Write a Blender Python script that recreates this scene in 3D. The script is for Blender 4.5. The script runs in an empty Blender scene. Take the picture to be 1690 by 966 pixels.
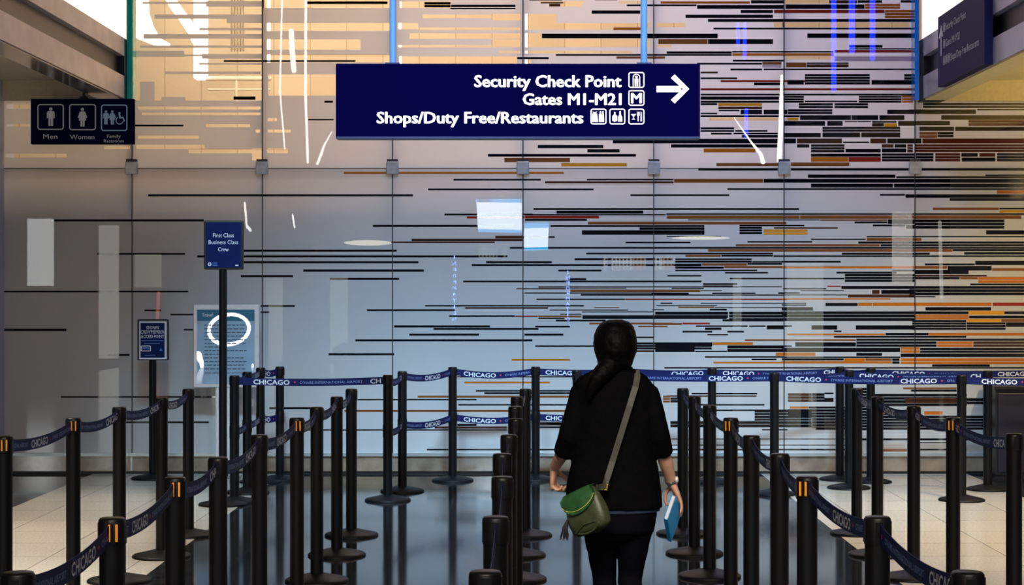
import bpy, bmesh, math, random
from mathutils import Vector, Matrix
random.seed(7)
PI = math.pi
# ------------------------------------------------------------------ camera, world, lights
SC = bpy.context.scene
COL = SC.collection
F = 3000.0; CX = 872.0; CY = 482.0; EYE = 1.66; YW = F/181.0     # pixels, eye height, glass wall distance
cam_d = bpy.data.cameras.new('camera'); cam = bpy.data.objects.new('camera', cam_d); COL.objects.link(cam)
cam.location = (0, 0, EYE); cam.rotation_euler = (PI/2, 0, 0)
cam_d.sensor_width = 36; cam_d.lens = 36*F/1690; cam_d.shift_x = -(CX-845)/1690; cam_d.shift_y = -(483-CY)/1690
cam_d.clip_end = 200; SC.camera = cam
vs = SC.view_settings
SC.display_settings.display_device = 'sRGB'
vs.view_transform = 'Standard'; vs.look = 'None'; vs.gamma = 1; vs.use_curve_mapping = False; vs.exposure = 0.0
SC.cycles.use_denoising = True; SC.cycles.max_bounces = 8; SC.cycles.sample_clamp_indirect = 4
wd = bpy.data.worlds.new('hall_dusk'); SC.world = wd; wd.use_nodes = True
wd.node_tree.nodes['Background'].inputs[0].default_value = (0.75, 0.76, 0.85, 1); wd.node_tree.nodes['Background'].inputs[1].default_value = 0.014

def area(name, loc, target, size, power, color, sy=None, spread=180):
    d = bpy.data.lights.new(name, 'AREA'); d.energy = power; d.color = color; d.size = size
    d.spread = math.radians(spread)
    if sy: d.shape = 'RECTANGLE'; d.size_y = sy
    o = bpy.data.objects.new(name, d); COL.objects.link(o); o.location = loc
    o.rotation_euler = (Vector(target)-Vector(loc)).to_track_quat('-Z', 'Y').to_euler(); return o
def spot(name, loc, target, power, color, ang, blend=0.8, r=0.15):
    d = bpy.data.lights.new(name, 'SPOT'); d.energy = power; d.color = color; d.spot_size = math.radians(ang); d.spot_blend = blend; d.shadow_soft_size = r
    o = bpy.data.objects.new(name, d); COL.objects.link(o); o.location = loc
    o.rotation_euler = (Vector(target)-Vector(loc)).to_track_quat('-Z', 'Y').to_euler(); return o
spot('added_wall_flood', (0.6, 8.0, 8.5), (0.7, YW, 0.4), 2100, (0.36, 0.64, 1.0), 46, 1.0, 0.4)  # unseen spot added to wash the wall with blue
for x in (-1.5, 0.4, 2.3): spot('added_low_wall_flood', (x, 8.0, 8.5), (x, YW, -1.6), 3900, (0.48, 0.78, 1.0), 30, 1.0, 0.4)  # unseen spots added to brighten the lower middle of the wall
area('skylight', (2.2, 12.0, 8.0), (2.6, YW, 3.4), 3.0, 40, (0.46, 0.46, 1.0), 2.0, 100)
area('hall_light', (0.2, 0.0, 7.0), (0.3, 7.4, 0.9), 4.0, 120, (1.0, 0.88, 0.74), 4.0, 50)
area('wall_washer', (-0.6, 13.6, 6.6), (-0.6, YW, 3.5), 3.6, 16, (1.0, 0.70, 0.52), 0.5, 100)
for k, (x, y, p, c, ang) in enumerate(((-3.6, 9.5, 700, (1.0, 0.92, 0.76), 72), (-3.7, 11.2, 520, (1.0, 0.90, 0.74), 72), (-3.8, 13.3, 420, (1.0, 0.84, 0.62), 72),
                                   (3.6, 9.5, 240, (1.0, 0.90, 0.80), 72), (3.75, 11.2, 260, (1.0, 0.88, 0.74), 72), (3.9, 12.9, 560, (1.0, 0.82, 0.55), 85), (5.0, 14.4, 290, (1.0, 0.76, 0.36), 150))):
    spot('soffit_downlight', (x, y, 3.37), (x, y+0.001, 0), p, c, ang, 0.6, 0.06)
area('added_uplight_right', (5.42, 13.8, 2.66), (5.42, 13.801, 3.6), 0.2, 56, (1.0, 0.72, 0.27), 3.4)  # unseen uplight added to brighten the right soffit and wall
area('added_uplight_left', (-4.6, 12.6, 2.66), (-4.6, 12.601, 3.6), 0.2, 30, (1.0, 0.80, 0.45), 2.0)  # unseen uplight added to brighten the left soffit
area('glass_backlight', (0.1, 17.5, 5.9), (0.1, YW, 3.5), 3.4, 52, (1.0, 0.76, 0.62), 0.3, 130)
area('glass_backlight_right', (2.6, 17.5, 5.9), (2.6, YW, 3.6), 2.2, 40, (0.60, 0.62, 1.0), 0.3, 130)
area('upper_room_lamp', (-1.0, 18.4, 5.9), (-1.0, 20.0, 3.0), 6.5, 130, (1.0, 0.76, 0.54), 1.2)
area('upper_room_lamp_left', (-3.0, 18.2, 5.9), (-2.6, 19.0, 3.0), 1.5, 45, (1.0, 0.82, 0.62), 1.2)

# ------------------------------------------------------------------ helpers
def P(px, py, s):                                    # pixel at a scale of s pixels per metre
    return Vector(((px-CX)/s, F/s, EYE+(CY-py)/s))
def W(px, py, dy=0.0):
    s = F/(YW+dy); return P(px, py, s)
MATS = {}
def mat(name, col, rough=0.5, metal=0.0, spec=0.5, coat=0.0, emit=None, estr=0.0, noise=0.0, nscale=20, bump=0.0, bscale=200, sheen=0.0):
    if name in MATS: return MATS[name]
    m = bpy.data.materials.new(name); m.use_nodes = True; nt = m.node_tree; b = nt.nodes['Principled BSDF']
    b.inputs['Base Color'].default_value = (*col, 1); b.inputs['Roughness'].default_value = rough; b.inputs['Metallic'].default_value = metal
    b.inputs['Specular IOR Level'].default_value = spec
    if coat: b.inputs['Coat Weight'].default_value = coat; b.inputs['Coat Roughness'].default_value = 0.0; b.inputs['Coat IOR'].default_value = 1.5
    if sheen: b.inputs['Sheen Weight'].default_value = sheen
    if emit: b.inputs['Emission Color'].default_value = (*emit, 1); b.inputs['Emission Strength'].default_value = estr
    if noise or bump:
        tc = nt.nodes.new('ShaderNodeTexCoord')
        if noise:
            n = nt.nodes.new('ShaderNodeTexNoise'); n.inputs['Scale'].default_value = nscale; n.inputs['Detail'].default_value = 6
            mx = nt.nodes.new('ShaderNodeMix'); mx.data_type = 'RGBA'; mx.blend_type = 'MULTIPLY'; mx.inputs[0].default_value = 1
            rp = nt.nodes.new('ShaderNodeMapRange'); rp.inputs[1].default_value = 0.3; rp.inputs[2].default_value = 0.7; rp.inputs[3].default_value = 1-noise; rp.inputs[4].default_value = 1+noise
            nt.links.new(tc.outputs['Object'], n.inputs['Vector']); nt.links.new(n.outputs['Fac'], rp.inputs[0])
            mx.inputs[6].default_value = (*col, 1); nt.links.new(rp.outputs[0], mx.inputs[7]); nt.links.new(mx.outputs[2], b.inputs['Base Color'])
        if bump:
            n2 = nt.nodes.new('ShaderNodeTexNoise'); n2.inputs['Scale'].default_value = bscale; n2.inputs['Detail'].default_value = 3
            bp = nt.nodes.new('ShaderNodeBump'); bp.inputs['Strength'].default_value = bump; bp.inputs['Distance'].default_value = 0.01
            nt.links.new(tc.outputs['Object'], n2.inputs['Vector']); nt.links.new(n2.outputs['Fac'], bp.inputs['Height']); nt.links.new(bp.outputs[0], b.inputs['Normal'])
    MATS[name] = m; return m
def emis(name, col, s):
    if name in MATS: return MATS[name]
    m = bpy.data.materials.new(name); m.use_nodes = True; nt = m.node_tree; nt.nodes.clear()
    e = nt.nodes.new('ShaderNodeEmission'); e.inputs[0].default_value = (*col, 1); e.inputs[1].default_value = s
    o = nt.nodes.new('ShaderNodeOutputMaterial'); nt.links.new(e.outputs[0], o.inputs[0]); MATS[name] = m; return m

def wloc(o):
    v = Vector((0, 0, 0))
    while o is not None: v += o.location; o = o.parent
    return v
class MB:
    def __init__(s): s.v = []; s.f = []; s.mi = []; s.sm = []
    def add(s, verts, faces, mi=0, smooth=False):
        b = len(s.v); s.v += [tuple(x) for x in verts]
        for f in faces: s.f.append([b+i for i in f]); s.mi.append(mi); s.sm.append(smooth)
    def box(s, a, b, mi=0):
        x0, x1 = sorted((a[0], b[0])); y0, y1 = sorted((a[1], b[1])); z0, z1 = sorted((a[2], b[2]))
        v = [(x0,y0,z0),(x1,y0,z0),(x1,y1,z0),(x0,y1,z0),(x0,y0,z1),(x1,y0,z1),(x1,y1,z1),(x0,y1,z1)]
        s.add(v, [(0,3,2,1),(4,5,6,7),(0,1,5,4),(1,2,6,5),(2,3,7,6),(3,0,4,7)], mi)
    def quad(s, a, b, c, d, mi=0): s.add([a, b, c, d], [(0, 1, 2, 3)], mi)
    def lathe(s, prof, cx=0, cy=0, z0=0, n=28, mi=0):
        v = []; f = []
        for r, z in prof:
            for i in range(n): a = 2*PI*i/n; v.append((cx+r*math.cos(a), cy+r*math.sin(a), z0+z))
        for k in range(len(prof)-1):
            for i in range(n): j = (i+1) % n; f.append((k*n+i, k*n+j, (k+1)*n+j, (k+1)*n+i))
        s.add(v, f, mi, True)
        if prof[0][0] > 1e-5: s.add(v[:n], [tuple(range(n-1, -1, -1))], mi)
        if prof[-1][0] > 1e-5: s.add(v[-n:], [tuple(range(n))], mi)
    def tube(s, pts, rad, n=12, mi=0, caps=True, round_ends=True, flat=None):
        """rings along a path; rad: number, list of numbers, or list of (rx, ry) with flat=up vector"""
        pts = [Vector(p) for p in pts]; m = len(pts)
        if not isinstance(rad, (list, tuple)): rad = [rad]*m
        rad = [r if isinstance(r, (list, tuple)) else (r, r) for r in rad]
        if round_ends:
            def cap(p, q, r):
                d = (p-q).normalized(); mean = 0.5*(r[0]+r[1]); o = []
                for k in (0.45, 0.8, 0.97): o.append((p+d*mean*k, tuple(x*math.sqrt(1-k*k) for x in r)))
                return o
            a = cap(pts[0], pts[1], rad[0])[::-1]; b = cap(pts[-1], pts[-2], rad[-1])
            pts = [x[0] for x in a]+pts+[x[0] for x in b]; rad = [x[1] for x in a]+list(rad)+[x[1] for x in b]; m = len(pts)
        v = []; f = []; up = Vector(flat) if flat is not None else Vector((0.13, 0.37, 0.92))
        prev = None
        for i in range(m):
            t = (pts[min(i+1, m-1)]-pts[max(i-1, 0)]).normalized()
            if flat is not None:
                u = up-t*up.dot(t)
            else:
                u = (prev-t*prev.dot(t)) if prev is not None else t.cross(up)
            u.normalize(); prev = u; w = t.cross(u)
            for k in range(n):
                a = 2*PI*k/n; v.append(pts[i]+u*math.cos(a)*rad[i][0]+w*math.sin(a)*rad[i][1])
        for i in range(m-1):
            for k in range(n): j = (k+1) % n; f.append((i*n+k, i*n+j, (i+1)*n+j, (i+1)*n+k))
        s.add(v, f, mi, True)
        if caps: s.add(v[:n], [tuple(range(n-1, -1, -1))], mi); s.add(v[-n:], [tuple(range(n))], mi)
    def ell(s, c, r, mi=0, n=20, m=12, rot=None):
        v = []; f = []; c = Vector(c)
        for i in range(m+1):
            th = PI*i/m
            for k in range(n):
                a = 2*PI*k/n; p = Vector((r[0]*math.sin(th)*math.cos(a), r[1]*math.sin(th)*math.sin(a), r[2]*math.cos(th)))
                if rot is not None: p = rot @ p
                v.append(c+p)
        for i in range(m):
            for k in range(n): j = (k+1) % n; f.append((i*n+k, (i+1)*n+k, (i+1)*n+j, i*n+j))
        s.add(v, f, mi, True)
    def mesh(s, name, mats, off=Vector((0, 0, 0))):
        me = bpy.data.meshes.new(name)
        me.from_pydata([tuple(Vector(x)-off) for x in s.v], [], s.f)
        for m in mats: me.materials.append(m)
        me.polygons.foreach_set('material_index', s.mi); me.polygons.foreach_set('use_smooth', s.sm); me.update()
        return me
    def build(s, name, mats, parent=None, at=None):
        if not isinstance(mats, (list, tuple)): mats = [mats]
        off = wloc(parent) if parent is not None else Vector(at if at is not None else (0, 0, 0))
        o = bpy.data.objects.new(name, s.mesh(name, mats, off)); COL.objects.link(o)
        if parent is not None: o.parent = parent
        else: o.location = off
        return o
def tag(o, label=None, cat=None, group=None, kind=None):
    if label: o['label'] = label
    if cat: o['category'] = cat
    if group: o['group'] = group
    if kind: o['kind'] = kind
    return o
def thing(name, loc, label, cat, group=None):
    o = bpy.data.objects.new(name, None); COL.objects.link(o); o.location = loc; o.empty_display_size = 0.1
    return tag(o, label, cat, group)
def struct(mb, name, mats, label=None):
    o = mb.build(name, mats); o['kind'] = 'structure'
    if label: o['label'] = label
    return o
def bevel(o, w=0.003, seg=2):
    m = o.modifiers.new('bevel', 'BEVEL'); m.width = w; m.segments = seg; m.limit_method = 'ANGLE'; m.angle_limit = math.radians(50); return o
# ---- lettering
_TX = {}
def text_geo(t, bold=0.0, sp=1.0):
    k = (t, bold, sp)
    if k in _TX: return _TX[k]
    c = bpy.data.curves.new('t', 'FONT'); c.body = t; c.size = 1; c.fill_mode = 'FRONT'; c.resolution_u = 2; c.offset = bold; c.space_character = sp
    o = bpy.data.objects.new('t', c); me = bpy.data.meshes.new_from_object(o)
    v = [(p.co.x, p.co.y) for p in me.vertices]; f = [tuple(p.vertices) for p in me.polygons]
    bpy.data.objects.remove(o); bpy.data.curves.remove(c); bpy.data.meshes.remove(me)
    cap = 0.729 if t != 'H' else 1
    x0 = min(p[0] for p in v); x1 = max(p[0] for p in v)
    g = ([((p[0]-x0)/(x1-x0), p[1]/cap) for p in v], f, (x1-x0)/cap); _TX[k] = g; return g
def put_text(mb, t, u0, u1, vb, cap, fn, mi=0, bold=0.0):
    """lettering between u0 and u1 on a base line vb; fn maps (u, v) to a 3D point"""
    v, f, w = text_geo(t)
    if bold < 0.03: bold = 0.0
    sx = math.copysign(abs(cap)*bold*1.6, u1-u0); sy = cap*bold*1.0
    for a, b in (((-1, 0), (1, 0), (0, -1), (0, 1), (-.7, -.7), (.7, -.7), (-.7, .7), (.7, .7)) if bold >= 0.03 else ((0, 0),)):
        mb.add([fn(u0+sx+(u1-u0-2*sx)*x+a*sx, vb+cap*y+b*sy) for x, y in v], f, mi)
def lines(parent, m, rows, fn, name='text_line'):
    for r in rows:
        mb = MB(); put_text(mb, *r[:5], fn, 0, r[5] if len(r) > 5 else 0.0); mb.build(name, m, parent)
def plate(s):                                      # pixel plane facing the camera at scale s, dy towards the camera
    return lambda dy: (lambda u, v: P(u, v, s)-Vector((0, dy, 0)))
def poly(mb, pts, fn, mi=0): mb.add([fn(*p) for p in pts], [tuple(range(len(pts)))], mi)
def disc(mb, u, v, r, fn, mi=0, n=18, ry=None):
    poly(mb, [(u+r*math.cos(2*PI*i/n), v+(ry or r)*math.sin(2*PI*i/n)) for i in range(n)], fn, mi)
def rring(mb, x0, y0, x1, y1, w, rad, fn, mi=0):   # rounded square outline
    def rr(x0, y0, x1, y1, r):
        o = []
        for cx, cy, a in ((x1-r, y1-r, 0), (x0+r, y1-r, 90), (x0+r, y0+r, 180), (x1-r, y0+r, 270)):
            for k in range(5): t = math.radians(a+k*22.5); o.append((cx+r*math.cos(t), cy+r*math.sin(t)))
        return o
    a = rr(x0, y0, x1, y1, rad); b = rr(x0+w, y0+w, x1-w, y1-w, max(rad-w, 0.2*rad)); n = len(a)
    mb.add([fn(*p) for p in a+b], [(i, (i+1) % n, n+(i+1) % n, n+i) for i in range(n)], mi)
def rect(x0, y0, x1, y1): return [(x0, y0), (x1, y0), (x1, y1), (x0, y1)]

# ------------------------------------------------------------------ structure: floor, walls, soffits
def tile_mat(name, col, mortar, rough, bw, bh, spec=0.5, var=0.1, mot=0.2):
    m = bpy.data.materials.new(name); m.use_nodes = True; nt = m.node_tree; b = nt.nodes['Principled BSDF']
    tc = nt.nodes.new('ShaderNodeTexCoord'); br = nt.nodes.new('ShaderNodeTexBrick'); br.offset = 0.0
    br.inputs['Color1'].default_value = (*col, 1); br.inputs['Color2'].default_value = (*[c*(1-var) for c in col], 1); br.inputs['Mortar'].default_value = (*mortar, 1)
    br.inputs['Scale'].default_value = 1; br.inputs['Mortar Size'].default_value = 0.0035; br.inputs['Brick Width'].default_value = bw; br.inputs['Row Height'].default_value = bh
    n = nt.nodes.new('ShaderNodeTexNoise'); n.inputs['Scale'].default_value = 60; n.inputs['Detail'].default_value = 8
    mp = nt.nodes.new('ShaderNodeMapRange'); mp.inputs[1].default_value = 0.3; mp.inputs[2].default_value = 0.7; mp.inputs[3].default_value = 1-mot; mp.inputs[4].default_value = 1+mot*0.75
    mx = nt.nodes.new('ShaderNodeMix'); mx.data_type = 'RGBA'; mx.blend_type = 'MULTIPLY'; mx.inputs[0].default_value = 1
    nt.links.new(tc.outputs['Object'], br.inputs['Vector']); nt.links.new(tc.outputs['Object'], n.inputs['Vector']); nt.links.new(n.outputs['Fac'], mp.inputs[0])
    nt.links.new(br.outputs['Color'], mx.inputs[6]); nt.links.new(mp.outputs[0], mx.inputs[7]); nt.links.new(mx.outputs[2], b.inputs['Base Color'])
    b.inputs['Roughness'].default_value = rough; b.inputs['Specular IOR Level'].default_value = spec
    return m
M_LIGHT = tile_mat('pale_terrazzo_tile', (0.50, 0.47, 0.42), (0.16, 0.15, 0.14), 0.16, 0.6, 0.6)
M_DARK = tile_mat('black_granite_tile', (0.016, 0.018, 0.021), (0.05, 0.05, 0.055), 0.09, 0.6, 0.6, 1.0, 0.3)
mb = MB()
for x0, x1, k in ((-9, -3.97, 1), (-3.97, -2.24, 0), (-2.24, 2.12, 1), (2.12, 4.0, 0), (4.0, 9, 1)):
    mb.box((x0, -24, -0.1), (x1, YW+0.02, 0.0), k)
struct(mb, 'floor', [M_LIGHT, M_DARK])

M_WALL = mat('blue_grey_plaster', (0.42, 0.45, 0.60), 0.5, noise=0.05, nscale=6)
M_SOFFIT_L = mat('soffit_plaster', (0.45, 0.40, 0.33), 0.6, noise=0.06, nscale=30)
M_SOFFIT_R = mat('soffit_plaster_yellow_lit', (0.72, 0.60, 0.30), 0.6, noise=0.06, nscale=30)  # yellow light on the right soffit is put into its colour
M_FASCIA = mat('brushed_panel', (0.50, 0.48, 0.52), 0.32, metal=0.35, noise=0.12, nscale=5)
M_RECESS = mat('dark_recess', (0.03, 0.028, 0.03), 0.35, noise=0.2)
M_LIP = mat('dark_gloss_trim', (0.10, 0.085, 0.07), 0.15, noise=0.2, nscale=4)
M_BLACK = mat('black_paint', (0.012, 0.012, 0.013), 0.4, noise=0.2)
M_SKY = emis('clerestory_daylight', (1.0, 0.95, 0.86), 1.25)
XL, XR = -3.63, 3.55
YE = 16.33
mb = MB(); mb.box((-4.78, 16.25, 0), (-4.95, YW+0.3, 6)); struct(mb, 'wall_left', M_WALL)
mb = MB(); mb.box((5.6, 9, 0), (5.8, YW+0.3, 3.6)); mb.box((5.30, 12.0, 2.52), (5.6, 15.7, 2.60)); mb.box((5.30, 12.0, 2.52), (5.33, 15.7, 2.68)); struct(mb, 'wall_right', M_WALL)  # trough boxes added to house the unseen right uplight
for sgn, X, nm, ms in ((-1, XL, 'left', M_SOFFIT_L), (1, XR, 'right', M_SOFFIT_R)):
    mb = MB()
    mb.box((X, 9, 3.40), (X+sgn*0.21, YE, 3.60), 0)                 # lower fascia
    mb.box((X+sgn*0.06, 9, 3.60), (X+sgn*0.21, YE, 3.78), 1)        # recess
    mb.box((X, 9, 3.78), (X+sgn*0.30, YE, 3.94), 0)                 # upper fascia
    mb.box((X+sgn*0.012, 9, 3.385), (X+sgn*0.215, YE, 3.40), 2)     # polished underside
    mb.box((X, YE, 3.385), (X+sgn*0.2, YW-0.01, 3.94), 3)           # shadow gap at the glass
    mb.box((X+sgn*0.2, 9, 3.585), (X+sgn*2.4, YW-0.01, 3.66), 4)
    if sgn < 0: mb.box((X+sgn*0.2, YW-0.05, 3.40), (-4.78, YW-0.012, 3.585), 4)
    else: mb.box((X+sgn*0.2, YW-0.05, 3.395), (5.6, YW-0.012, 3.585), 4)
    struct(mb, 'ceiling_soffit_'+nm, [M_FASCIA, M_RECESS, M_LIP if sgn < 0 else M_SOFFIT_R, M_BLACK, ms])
    mb = MB(); xx = X+sgn*2.2
    mb.box((X+sgn*0.04, YW-0.03, 3.94), (xx, YW+0.01, 6.6)); struct(mb, 'window_clerestory_'+nm, M_SKY)
    mb = MB(); mb.box((xx, 9, 6.6), (xx-sgn*0.5, YW, 6.9)); struct(mb, 'ceiling_edge_'+nm, M_WALL)

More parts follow.
